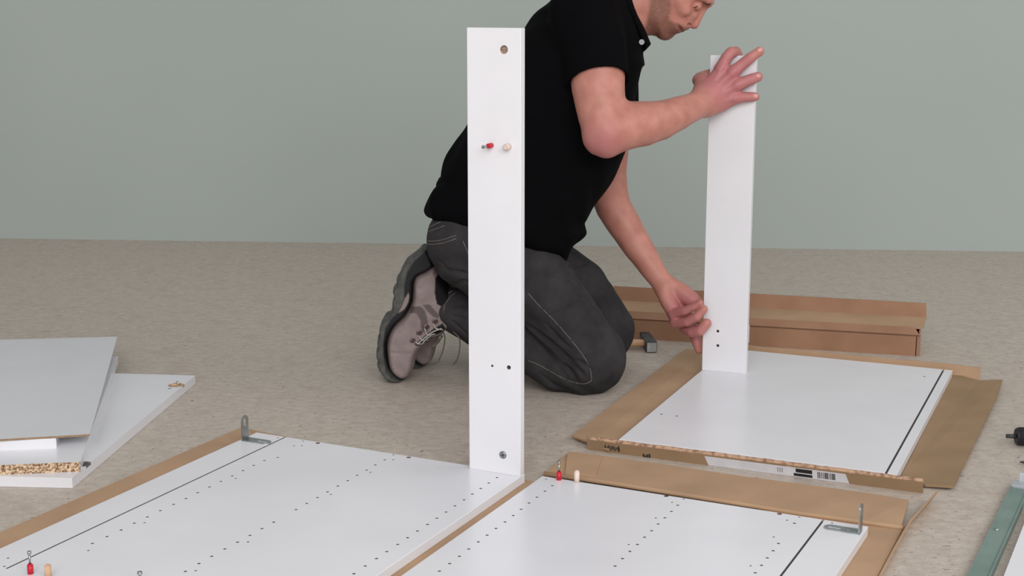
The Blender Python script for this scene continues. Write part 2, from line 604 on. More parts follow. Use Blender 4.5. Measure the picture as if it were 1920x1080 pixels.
rb = [bm.verts.new(tuple(p)) for p in out]
rc = [bm.verts.new(tuple(p - np.array([0, 0, 0.004]))) for p in inn]
rd = [bm.verts.new(tuple(p - np.array([0, 0, 0.004]))) for p in out]
for i in range(len(inn) - 1):
    for q in ((ra[i], ra[i + 1], rb[i + 1], rb[i]), (rc[i], rd[i], rd[i + 1], rc[i + 1]), (ra[i], rc[i], rc[i + 1], ra[i + 1]), (rb[i], rb[i + 1], rd[i + 1], rd[i])):
        bm.faces.new(q)
bm.faces.new((ra[0], rb[0], rd[0], rc[0]))
bm.faces.new((ra[-1], rc[-1], rd[-1], rb[-1]))
fl = obj('loose_flap', from_bm(bm), M['card'], t)
bm = bmesh.new()
sheet(bm, [G(1064, 849.5, 0.0155), G(1129, 857.5, 0.0150), G(1117, 890, 0.0135), G(1060, 886.5, 0.0135)], 0.003)
o = obj('glued_tab', from_bm(bm), M['card'], t)
bm = bmesh.new()                             # rounded fold along the panel's far edge
fp = [G(x, y, z) for x, y, z in ((1020, 888, 0.0085), (1150, 906.5, 0.0085), (1350, 939, 0.0085), (1500, 963, 0.0085), (1640, 982, 0.0085), (1693, 990, 0.008))]
tube(bm, [tuple(p) for p in fp], 0.0042, 8)
obj('fold', from_bm(bm), M['card'], t)
bm = bmesh.new()                             # right-hand side wall standing up, running out past the corner
wl = [(1738, 943, 0.024), (1692, 993, 0.016), (1665, 1042, 0.011), (1637, 1095, 0.010)]
rows_ = []
for x, y, h in wl:
    g = G(x, y, 0)
    rows_.append((g, h))
w_ = E1 * 0.004
for (g0, h0), (g1, h1) in zip(rows_, rows_[1:]):
    lean = None
    q = [g0, g1, g1 + np.array([0, 0, h1]) + E1 * 0.6 * h1, g0 + np.array([0, 0, h0]) + E1 * 0.6 * h0]
    prism(bm, [p + w_ for p in q], q)
obj('side_wall', from_bm(bm), M['card'], t)

# tray around the far panel
t = thing('cardboard_tray', 'opened cardboard tray around the panel with the shorter upright', 'cardboard', (FN[0], FN[1], 0))
NR_ = FN + D1 * 0.518
FLc, FRc = FN + D2 * 0.787, FN + D1 * 0.518 + D2 * 0.787
bm = bmesh.new()
sheet(bm, [np.array([*p[:2], CT]) for p in (FN - D1 * 0.012 - D2 * 0.012, NR_ + D1 * 0.02 - D2 * 0.012, FRc + D1 * 0.02 + D2 * 0.012, FLc - D1 * 0.012 + D2 * 0.012)], 0.0052)
obj('base_sheet', from_bm(bm), M['card_in'], t)
bm = bmesh.new()
i0, i1 = FN - D1 * 0.010 - D2 * 0.03, FLc - D1 * 0.010
o0, o1 = G(1073, 815, 0.012), G(1286, 653, 0.012)
mid0, mid1 = i0 * 0.55 + o0 * 0.45, i1 * 0.55 + o1 * 0.45
zf_ = 0.0095
sheet(bm, [np.array([i0[0], i0[1], zf_]), np.array([mid0[0], mid0[1], 0.0125]), np.array([mid1[0], mid1[1], 0.0125]), np.array([i1[0], i1[1], zf_])], 0.0035)
sheet(bm, [np.array([mid0[0], mid0[1], 0.0125]), np.array([o0[0], o0[1], 0.011]), np.array([o1[0], o1[1], 0.011]), np.array([mid1[0], mid1[1], 0.0125])], 0.0035)
obj('side_flap', from_bm(bm), M['card'], t)
# near wall, with its turned-over torn lip
bm = bmesh.new()
a0 = FN - D1 * 0.055 - D2 * 0.020
a1 = NR_ + D1 * 0.048 - D2 * 0.020
hW = 0.0235
prism(bm, [a0 - D2 * 0.010, a1 - D2 * 0.010, a1 - D2 * 0.006, a0 - D2 * 0.006],
      [a0 - D2 * 0.0 + np.array([0, 0, 0]), a1, a1 + D2 * 0.004, a0 + D2 * 0.004])
for v in bm.verts:
    if abs((np.array(v.co[:2]) - a0[:2]) @ (-D2[:2])) > 0.0055: v.co.z = hW
obj('near_wall', from_bm(bm), M['card_in'], t)
bm = bmesh.new()
rr = random.Random(3)
lp = []
for k in range(61):
    s = k / 60
    lp.append(a0 * (1 - s) + a1 * s - D2 * (0.004 + rr.uniform(-.0006, .0006)) + np.array([0, 0, hW - 0.0005 + rr.uniform(-.0005, .0006)]))
tube(bm, lp, [0.0052 + rr.uniform(-.0003, .0003) for _ in lp], 8)
obj('torn_lip', from_bm(bm), M['card_edge'], t)
WN = np.array([-D2[0] * hW, -D2[1] * hW, -0.010])  # outward lean of the wall face
WN = np.cross(D1, np.array([-D2[0] * 0.010, -D2[1] * 0.010, hW]))
WN = WN / np.linalg.norm(WN)
if WN[1] > 0: WN = -WN
up_ = np.array([-D2[0] * 0.010, -D2[1] * 0.010, hW])


def on_wall(s, v, lift=0.0004):
    """s metres along the wall from a0, v 0..1 up the wall"""
    return a0 + D1 * s + up_ * v + WN * lift


def wall_quad(bm, s0, s1, v0, v1, lift, th=0.0003, skew=0.0):
    q = [on_wall(s0, v0, lift), on_wall(s1, v0, lift), on_wall(s1 + skew, v1, lift), on_wall(s0 + skew, v1, lift)]
    prism(bm, q, [p - WN * th for p in q])


def wall_s(px, py):
    p = PL(px, py, a0, WN)
    return float((p - a0) @ D1)


sL, sR = wall_s(1327, 858), wall_s(1592, 893)
bm = bmesh.new()
wall_quad(bm, sL, sR, 0.03, 0.86, 0.0006, skew=-0.006)
lab = obj('shipping_label', from_bm(bm), M['paper'], t)
lab['label'] = 'white shipping label with barcode'
bm = bmesh.new()
sB0, sB1 = wall_s(1533, 888), wall_s(1567, 892)
rr = random.Random(5)
s = sB0
while s < sB1:
    wd = rr.choice([0.0007, 0.0007, 0.0014, 0.002])
    wall_quad(bm, s, s + wd, 0.18, 0.74, 0.0009)
    s += wd + rr.choice([0.0008, 0.0012, 0.0016])
obj('barcode', from_bm(bm), M['print'], t)
bm = bmesh.new()
s0_, s1_ = wall_s(1488, 882), wall_s(1523, 887)
wall_quad(bm, s0_, s1_, 0.12, 0.36, 0.0009)
wall_quad(bm, s0_ + 0.004, s1_, 0.46, 0.80, 0.0009)
s2_ = wall_s(1458, 878)
for k in range(3):
    wall_quad(bm, s2_ + k * 0.004, s2_ + k * 0.004 + 0.0008, 0.3, 0.7, 0.0009)
obj('label_block', from_bm(bm), M['print'], t)
bm = bmesh.new()                             # illegible printed marks near the tray corner
rr = random.Random(9)
sp0 = wall_s(1133, 838)
for k in range(11):
    s = sp0 + k * 0.003
    wall_quad(bm, s, s + rr.uniform(.001, .0024), rr.uniform(.2, .4), rr.uniform(.55, .8), 0.0006, skew=rr.uniform(-.001, .001))
obj('printed_mark', from_bm(bm), M['print'], t)
bm = bmesh.new()
sq0 = wall_s(1205, 851)
for k in range(4):
    wall_quad(bm, sq0 + k * 0.004, sq0 + k * 0.004 + 0.0028, 0.02, rr.uniform(.18, .4), 0.0006)
obj('printed_mark', from_bm(bm), M['print'], t)
# far wall
bm = bmesh.new()
b0, b1 = FLc + D2 * 0.010 - D1 * 0.01, FRc + D2 * 0.010 + D1 * 0.058
wv = [b0 * (1 - k / 20) + b1 * k / 20 for k in range(21)]
rr = random.Random(4)
hs = [0.030 + rr.uniform(-.0012, .0012) for _ in wv]
for (p, h0), (q, h1) in zip(zip(wv, hs), zip(wv[1:], hs[1:])):
    o4 = [p, q, q + np.array([0, 0, h1]) + D2 * 0.008, p + np.array([0, 0, h0]) + D2 * 0.008]
    prism(bm, o4, [x + D2 * 0.004 for x in o4])
bmesh.ops.remove_doubles(bm, verts=bm.verts, dist=1e-5)
obj('far_wall', from_bm(bm), M['card'], t)
bm = bmesh.new()                             # right flap on the floor
rf = [(1787, 700, 0.008), (1836, 713, 0.010), (1880, 711.5, 0.016), (1868, 745, 0.015), (1788, 911, 0.010), (1735, 908, 0.008), (1690, 892, 0.0075)]
sheet(bm, [G(x, y, z) for x, y, z in rf], 0.0045)
obj('end_flap', from_bm(bm), M['card_in'], t)
bm = bmesh.new()
sheet(bm, [G(1072, 815, 0.010), G(1103, 823, 0.012), G(1108, 831, 0.006), G(1075, 819, 0.005)], 0.003)
obj('corner_flap', from_bm(bm), M['card_edge'], t)

# long carton behind the upright
t = thing('long_cardboard_box', 'long low cardboard box with its lid flap raised, behind the shorter upright', 'box', tuple(G(1440, 655, 0)))
q0, q1 = G(1172, 634, 0), G(1722, 668, 0)
b1_ = (q1 - q0) / np.linalg.norm(q1 - q0)
b2_ = np.array([-b1_[1], b1_[0], 0])
LB = np.linalg.norm(q1 - q0)
z_ = np.array([0, 0, 1.0])
q0 = q0 - b1_ * 0.06
LB += 0.06
HB = 0.052
bm = bmesh.new()
obox(bm, q0, b1_ * LB, b2_ * 0.004, z_ * HB)
obj('front_panel', from_bm(bm), M['card_red'], t)
bm = bmesh.new()                             # sloping tuck strip above the front
prism(bm, [q0 + z_ * HB, q0 + b1_ * LB + z_ * HB, q0 + b1_ * (LB - 0.012) + b2_ * 0.022 + z_ * (HB + 0.014), q0 + b2_ * 0.022 + z_ * (HB + 0.014)],
      [q0 + z_ * (HB - 0.004), q0 + b1_ * LB + z_ * (HB - 0.004), q0 + b1_ * (LB - 0.012) + b2_ * 0.022 + z_ * (HB + 0.010), q0 + b2_ * 0.022 + z_ * (HB + 0.010)])
obj('tuck_strip', from_bm(bm), M['card_red'], t)
bm = bmesh.new()                             # top
prism(bm, [q0 + b2_ * 0.022 + z_ * 0.066, q0 + b1_ * (LB + 0.008) + b2_ * 0.022 + z_ * 0.066, q0 + b1_ * (LB + 0.016) + b2_ * 0.135 + z_ * 0.068, q0 + b2_ * 0.135 + z_ * 0.068],
      [q0 + b2_ * 0.022 + z_ * 0.062, q0 + b1_ * (LB + 0.008) + b2_ * 0.022 + z_ * 0.062, q0 + b1_ * (LB + 0.016) + b2_ * 0.135 + z_ * 0.064, q0 + b2_ * 0.135 + z_ * 0.064])
obj('top_panel', from_bm(bm), M['card'], t)
bm = bmesh.new()                             # raised flap at the back
o4 = [q0 + b2_ * 0.133 + z_ * 0.066, q0 + b1_ * (LB + 0.016) + b2_ * 0.133 + z_ * 0.066, q0 + b1_ * (LB + 0.014) + b2_ * 0.148 + z_ * 0.100, q0 + b2_ * 0.148 + z_ * 0.102]
prism(bm, o4, [p + b2_ * 0.004 for p in o4])
obj('lid_flap', from_bm(bm), M['card_red'], t)
bm = bmesh.new()
obox(bm, q0 + b2_ * 0.131, b1_ * LB, b2_ * 0.004, z_ * 0.064)
obj('back_panel', from_bm(bm), M['card_red'], t)
for e, nm in ((0.0, 'end_panel'), (LB - 0.001, 'end_panel')):
    bm = bmesh.new()
    o4 = [q0 + b1_ * e + b2_ * 0.002, q0 + b1_ * e + b2_ * 0.13, q0 + b1_ * e + b2_ * 0.13 + z_ * 0.062, q0 + b1_ * e + b2_ * 0.026 + z_ * 0.062, q0 + b1_ * e + b2_ * 0.002 + z_ * (HB - 0.002)]
    prism(bm, o4, [p + b1_ * 0.004 for p in o4])
    obj(nm, from_bm(bm), M['card_red'], t)
bm = bmesh.new()                             # dark slot between front and end at the right corner
obox(bm, q0 + b1_ * (LB - 0.0075) - b2_ * 0.0004, b1_ * 0.0022, b2_ * 0.001, z_ * (HB - 0.004))
obj('corner_slot', from_bm(bm), M['print'], t)
pl = PL(1405, 620, q0, b2_)
bm = bmesh.new()
s_ = float((pl - q0) @ b1_)
obox(bm, q0 + b1_ * (s_ - 0.05) - b2_ * 0.0008 + z_ * 0.008, b1_ * 0.0505, b2_ * 0.001, z_ * 0.044)
lab = obj('paper_label', from_bm(bm), M['paper'], t)
lab['label'] = 'white paper label'

# ------------------------------------------------------------------ boards stacked on the left
def slab(name, label, pts, z0, z1, mats=('white',), edge=False):
    """pts = plan corners; optional different edge material"""
    bm = bmesh.new()
    prism(bm, [np.array([p[0], p[1], z1]) for p in pts], [np.array([p[0], p[1], z0]) for p in pts])
    if edge:
        for f in bm.faces:
            f.normal_update()
        bmesh.ops.recalc_face_normals(bm, faces=bm.faces)
        for f in bm.faces:
            if abs(f.normal.z) < 0.5 and f.normal.dot(Vector(edge)) > 0.6: f.material_index = 1
    me = from_bm(bm)
    ob = obj(name, me, [M[k] for k in mats])
    return tag(ob, label, 'board')


def para(pnr, pfr, z, left, far_left_drop=0.0):
    """plan corners from near-right and far-right corner, running left"""
    return pnr, pfr


# bottom board
a_nr, a_fr = G(135, 896, 0.0195), G(366, 704, 0.0195)
dl = G(0, 893, 0.0195) - a_nr
dl = dl / np.linalg.norm(dl)
df = G(218, 700, 0.0195) - a_fr
df = df / np.linalg.norm(df)
mats_ = [M['white'], M['chip'], M['groove']]
bm = bmesh.new()
c4 = [a_nr, a_fr, a_fr + df * 0.75, a_nr + dl * 0.62]
prism(bm, [np.array([p[0], p[1], 0.0195]) for p in c4], [np.array([p[0], p[1], 0.0005]) for p in c4])
me = from_bm(bm)
cb = bmesh.new()
for (px, py, r, mi) in ((330, 722, 0.0175, 1), (156, 870, 0.0150, 2), (318, 728.5, 0.0034, 2), (332, 715.8, 0.0034, 2)):
    p = G(px, py, 0.0195)
    frustum(cb, (p[0], p[1], 0.0150 if r > 0.01 else 0.0115), (p[0], p[1], 0.024), r, r, 28, mi)
me = cut(me, cb, mats_)
tag(obj('cabinet_board', me, None), 'white board with a round hinge hole, lowest in the stack', 'board')
b_nr, b_fr = G(150, 866, 0.0375), G(221, 668, 0.0375)
dl = G(0, 872, 0.0375) - b_nr
dl /= np.linalg.norm(dl)
slab('cabinet_board', 'white board with raw particle-board end, second from the bottom of the stack', [b_nr, b_fr, b_fr + np.array([-0.75, 0.03, 0]), b_nr + dl * 0.6], 0.0195, 0.0375, ('white', 'chip'), edge=(0, -1, 0))
c_nr, c_fr = G(105, 822, 0.0565), G(200, 650, 0.0565)
dl = G(0, 826, 0.0565) - c_nr
dl /= np.linalg.norm(dl)
slab('cabinet_board', 'narrow white board pressed between the particle-board end and the thin top sheet', [c_nr, G(160, 668, 0.0565), G(160, 668, 0.0565) + np.array([-0.55, 0.03, 0]), c_nr + dl * 0.55], 0.0375, 0.0565, ('white',))
d_nr, d_fr, d_l0, d_l1 = G(168, 814, 0.0605), G(220, 631, 0.0605), G(0, 823.5, 0.0605), G(0, 637, 0.0605)
dl = d_l0 - d_nr
dl /= np.linalg.norm(dl)
df = d_l1 - d_fr
df /= np.linalg.norm(df)
slab('back_sheet', 'thin pale grey sheet with brown edge lying on top of the stacked boards', [d_nr, d_fr, d_fr + df * 0.62, d_nr + dl * 0.55], 0.0566, 0.0605, ('grey_white', 'hardboard_edge'), edge=(0, -1, 0))

# ------------------------------------------------------------------ hammer
hp = G(1222, 662, 0)
t = thing('hammer', 'hammer with pale wooden handle and dark steel head beside the knee', 'hammer', tuple(hp))
hx, hy = unit(4), unit(94)
sz = 0.0245
bm = bmesh.new()
cz = 0.014
c0 = hp + np.array([0, 0, cz]) + hy * 0.001
prof = [(0.0, sz / 2), (0.004, sz / 2 + 0.0004), (0.03, sz / 2), (0.062, sz / 2), (0.075, sz / 2)]
rings = []
for d, h in [(0.0, .0115), (0.003, .0130), (0.028, .0130), (0.032, .0120), (0.058, .0125), (0.075, .0120)]:
    rings.append([bm.verts.new(tuple(c0 + hy * d + hx * a * h + np.array([0, 0, b_ * h]))) for a, b_ in ((-1, -1), (1, -1), (1, 1), (-1, 1))])
rings.append([bm.verts.new(tuple(c0 + hy * 0.112 + hx * a * .0120 + np.array([0, 0, 0.010 + b_ * .0022]))) for a, b_ in ((-1, -1), (1, -1), (1, 1), (-1, 1))])
for r0, r1_ in zip(rings, rings[1:]):
    for k in range(4):
        f = bm.faces.new((r0[k], r0[(k + 1) % 4], r1_[(k + 1) % 4], r1_[k]))
ff = bm.faces.new(rings[0][::-1])
ff.material_index = 1
bm.faces.new(rings[-1])
for f in bm.faces:
    pass
obj('head', from_bm(bm), [M['dark_steel'], M['steel']], t)
bm = bmesh.new()
pts = [c0 + hy * 0.045 + hx * 0.016, c0 + hy * 0.045 - hx * 0.03, c0 + hy * 0.045 - hx * 0.10, c0 + hy * 0.045 - hx * 0.20, c0 + hy * 0.045 - hx * 0.27]
tube(bm, [tuple(p) for p in pts], [0.0085, 0.0092, 0.0105, 0.0125, 0.0120], 14)
obj('handle', from_bm(bm), M['handle'], t)

# ------------------------------------------------------------------ metal rail, panel and tools at the right edge
ra0, ra1 = G(1898, 905, 0.012), G(1813, 1080, 0.012)
rd_ = (ra1 - ra0) / np.linalg.norm(ra1 - ra0)
rn_ = np.array([-rd_[1], rd_[0], 0])
t = thing('drawer_rail', 'grey-green metal rail with clear end stop lying on the floor', 'rail', tuple(ra0))
bm = bmesh.new()
Lr, Wr = 0.48, 0.031
ra0 = ra0 + 0
ra0[2] = 0
prof = [(0, 0), (0, .012), (.003, .012), (.004, .0095), (Wr - .004, .0095), (Wr - .003, .012), (Wr, .012), (Wr, 0)]
prism(bm, [ra0 + rn_ * a + np.array([0, 0, b_]) for a, b_ in prof], [ra0 + rd_ * Lr + rn_ * a + np.array([0, 0, b_]) for a, b_ in prof])
obj('channel', from_bm(bm), M['rail'], t)
bm = bmesh.new()
obox(bm, ra0 + rn_ * 0.0 - rd_ * 0.012, rn_ * Wr, rd_ * 0.030, (0, 0, 0.0142))
obox(bm, ra0 + rn_ * 0.010 - rd_ * 0.008, rn_ * 0.018, rd_ * 0.004, (0, 0, 0.030))
bevel_all(bm, 0.0015, 2)
obj('end_stop', from_bm(bm), M['clear'], t)
bm = bmesh.new()
p = G(1869, 993, 0.0095)
frustum(bm, p - np.array([0, 0, .001]), p + np.array([0, 0, .0022]), 0.0045, 0.003, 14)
obj('rivet', from_bm(bm), M['steel'], t)

wp0, wp1 = G(1938, 936, 0.018), G(1882, 1080, 0.018)
dv = (wp1 - wp0) / np.linalg.norm(wp1 - wp0)
dn = np.array([-dv[1], dv[0], 0])
c4 = [wp0, wp0 + dv * 0.5, wp0 + dv * 0.5 + dn * 0.3, wp0 + dn * 0.3]
slab('cabinet_board', 'white board lying beside the grey-green metal rail', c4, 0.0005, 0.018)

# cordless driver, its bit pointing at the cartons
dp = G(1904, 840, 0)
t = thing('cordless_driver', 'black cordless driver lying on the floor past the metal rail', 'power tool', tuple(dp))
ax = unit(-3)
c0 = np.array([K(1904, 825, dp[1] + 0.016)[0], dp[1] + 0.016, 0.0185])
bm = bmesh.new()
frustum(bm, c0 - ax * 0.018, c0 + ax * 0.004, 0.0040, 0.0044, 6)
obj('bit_holder', from_bm(bm), M['dark_steel'], t)
bm = bmesh.new()
frustum(bm, c0, c0 + ax * 0.003, 0.0145, 0.0165, 24)
frustum(bm, c0 + ax * 0.003, c0 + ax * 0.045, 0.0165, 0.0180, 24)
for k in range(12):
    a = 2 * math.pi * k / 12
    v = np.array([0, 0, 1]) * math.sin(a) + np.cross(ax, (0, 0, 1)) * math.cos(a)
    frustum(bm, c0 + ax * 0.005 + v * 0.0165, c0 + ax * 0.043 + v * 0.0176, 0.0012, 0.0012, 5)
obj('chuck', from_bm(bm), M['black_plastic'], t)
bm = bmesh.new()
frustum(bm, c0 + ax * 0.045, c0 + ax * 0.10, 0.0180, 0.027, 24)
frustum(bm, c0 + ax * 0.10, c0 + ax * 0.20, 0.027, 0.029, 24)
frustum(bm, c0 + ax * 0.20, c0 + ax * 0.21, 0.029, 0.020, 24)
vv = [v for v in bm.verts]
for v in vv:
    if v.co.z < 0.001: v.co.z = 0.001
obj('motor_housing', from_bm(bm), M['black_plastic'], t)
bm = bmesh.new()
gd = unit(60)
obox(bm, c0 + ax * 0.135 + np.array([0, 0, -0.016]), ax * 0.036, gd * 0.13, (0, 0, 0.032))
bevel_all(bm, 0.008, 3)
obj('grip', from_bm(bm), M['black_plastic'], t)
# screwdriver blade tip
sp = G(1912, 866, 0.004)
t = thing('marking_tool', 'small dark pointed tool on the floor between driver and rail', 'tool', (sp[0], sp[1], 0))
bm = bmesh.new()
a0_, ax2 = sp, unit(-14)
frustum(bm, a0_, a0_ + ax2 * 0.016, 0.0008, 0.0042, 10)
obj('tip', from_bm(bm), M['dark_steel'], t)
bm = bmesh.new()
a0_ = a0_ + ax2 * 0.015
a0_[2] = 0.0048
frustum(bm, a0_, a0_ + ax2 * 0.12, 0.0048, 0.0048, 10)
obj('barrel', from_bm(bm), M['black_plastic'], t)
# ------------------------------------------------------------------ implicit surfaces for the person
BIG = 0.10


class Chain:
    """round-cone chain through nodes (point, radius)"""
    def __init__(self, nodes, sq=None):
        self.n = [(np.array(p, float), float(r)) for p, r in nodes]
        P = np.array([p for p, _ in self.n])
        R = np.array([r for _, r in self.n])[:, None]
        self.lo, self.hi = (P - R).min(0), (P + R).max(0)

    def f(self, X):
        d = None
        if len(self.n) == 1:
            return np.linalg.norm(X - self.n[0][0], axis=1) - self.n[0][1]
        for (a, ra), (b, rb) in zip(self.n, self.n[1:]):
            ab = b - a
            t = np.clip((X - a) @ ab / max(ab @ ab, 1e-9), 0, 1)
            e = np.linalg.norm(X - a - t[:, None] * ab, axis=1) - (ra + (rb - ra) * t)
            d = e if d is None else np.minimum(d, e)
        return d


class Ell:
    """ellipsoid: centre, axes (3 unit rows), radii"""
    def __init__(self, c, R, r):
        self.c, self.R, self.r = np.array(c, float), np.array(R, float), np.array(r, float)
        m = self.r.max()
        ext = np.sqrt(((self.R * self.r[:, None]) ** 2).sum(0))
        self.lo, self.hi = self.c - ext, self.c + ext

    def f(self, X):
        q = ((X - self.c) @ self.R.T) / self.r
        k0 = np.linalg.norm(q, axis=1)
        return (k0 - 1) * self.r.min()


def poly_sd(P, Q):
    """signed distance of points P (n,2) to closed polygon Q (m,2)"""
    d = np.full(len(P), 1e9)
    s = np.zeros(len(P), bool)
    m = len(Q)
    for i in range(m):
        a, b = Q[i], Q[(i + 1) % m]
        e = b - a
        w = P - a
        t = np.clip(w @ e / max(e @ e, 1e-12), 0, 1)
        d = np.minimum(d, ((w - t[:, None] * e) ** 2).sum(1))
        c1 = (a[1] <= P[:, 1]) & (b[1] > P[:, 1])
        c2 = (a[1] > P[:, 1]) & (b[1] <= P[:, 1])
        cr = e[0] * w[:, 1] - e[1] * w[:, 0]
        s ^= (c1 & (cr > 0)) | (c2 & (cr < 0))
    d = np.sqrt(d)
    return np.where(s, -d, d)


class Outline:
    """body part whose side outline is a closed curve in an upright plane, rounded to half-width W"""
    def __init__(self, pix, o, ang=0.0, W=0.1, m=0.1, smooth=4, tilt=0.0, grid=0.002):
        self.o = np.array(o, float)
        a = math.radians(ang)
        self.ex = np.array([math.cos(a), -math.sin(a), 0.0])
        tl = math.radians(tilt)
        lat = np.array([math.sin(a), math.cos(a), 0.0])
        self.ez = np.array([0, 0, 1.0]) * math.cos(tl) + lat * math.sin(tl)
        self.l = np.cross(self.ez, self.ex)
        if self.l[1] < 0: self.l = -self.l
        self.W, self.m = W, m
        Q = np.array([self.uv(PL(x, y, self.o, self.l)) for x, y in pix])
        if smooth:
            n = len(Q)
            out = []
            for i in range(n):
                p0, p1, p2, p3 = Q[(i - 1) % n], Q[i], Q[(i + 1) % n], Q[(i + 2) % n]
                for k in range(smooth):
                    t = k / smooth
                    out.append(0.5 * (2 * p1 + (p2 - p0) * t + (2 * p0 - 5 * p1 + 4 * p2 - p3) * t * t + (3 * p1 - p0 - 3 * p2 + p3) * t ** 3))
            Q = np.array(out)
        self.Q = Q
        pad = 0.06
        self.g0 = Q.min(0) - pad
        self.gs = grid
        nn = np.ceil((Q.max(0) + pad - self.g0) / grid).astype(int) + 1
        gx, gy = np.meshgrid(np.arange(nn[0]), np.arange(nn[1]), indexing='ij')
        P = np.c_[gx.ravel(), gy.ravel()] * grid + self.g0
        self.D = poly_sd(P, Q).reshape(nn)
        pts = []
        for u in (Q[:, 0].min(), Q[:, 0].max()):
            for v in (Q[:, 1].min(), Q[:, 1].max()):
                for w in (-W, W):
                    pts.append(self.o + self.ex * u + self.ez * v + self.l * w)
        pts = np.array(pts)
        self.lo, self.hi = pts.min(0), pts.max(0)

    def uv(self, p):
        d = p - self.o
        return np.array([d @ self.ex, d @ self.ez])

    def d2(self, u, v):
        n = self.D.shape
        x = np.clip((u - self.g0[0]) / self.gs, 0, n[0] - 1.001)
        y = np.clip((v - self.g0[1]) / self.gs, 0, n[1] - 1.001)
        i, j = x.astype(int), y.astype(int)
        fx, fy = x - i, y - j
        D = self.D
        return D[i, j] * (1 - fx) * (1 - fy) + D[i + 1, j] * fx * (1 - fy) + D[i, j + 1] * (1 - fx) * fy + D[i + 1, j + 1] * fx * fy

    def f(self, X):
        d = X - self.o
        q = np.clip((self.d2(d @ self.ex, d @ self.ez) + self.m) / self.m, 0, None)
        y = d @ self.l / self.W
        return (np.sqrt(q * q + y * y) - 1) * min(self.m, self.W)


def smin(a, b, k):
    if k <= 0: return np.minimum(a, b)
    h = np.clip(0.5 + 0.5 * (b - a) / k, 0, 1)
    return b + (a - b) * h - k * h * (1 - h)


class U:
    """blended union with culling by box"""
    def __init__(self, ch, k=0.0, post=None):
        self.ch, self.k, self.post = ch, k, post
        self.lo = np.min([c.lo for c in ch], 0)
        self.hi = np.max([c.hi for c in ch], 0)

    def f(self, X):
        lo, hi = X.min(0), X.max(0)
        d = np.full(len(X), BIG)
        for c in self.ch:
            if np.all(c.lo - self.k - 0.03 < hi) and np.all(c.hi + self.k + 0.03 > lo):
                d = smin(d, c.f(X), self.k)
        if self.post is not None: d = self.post(X, d)
        return d


class Post:
    def __init__(self, c, fn):
        self.c, self.fn, self.lo, self.hi = c, fn, c.lo, c.hi

    def f(self, X):
        return self.fn(X, self.c.f(X))


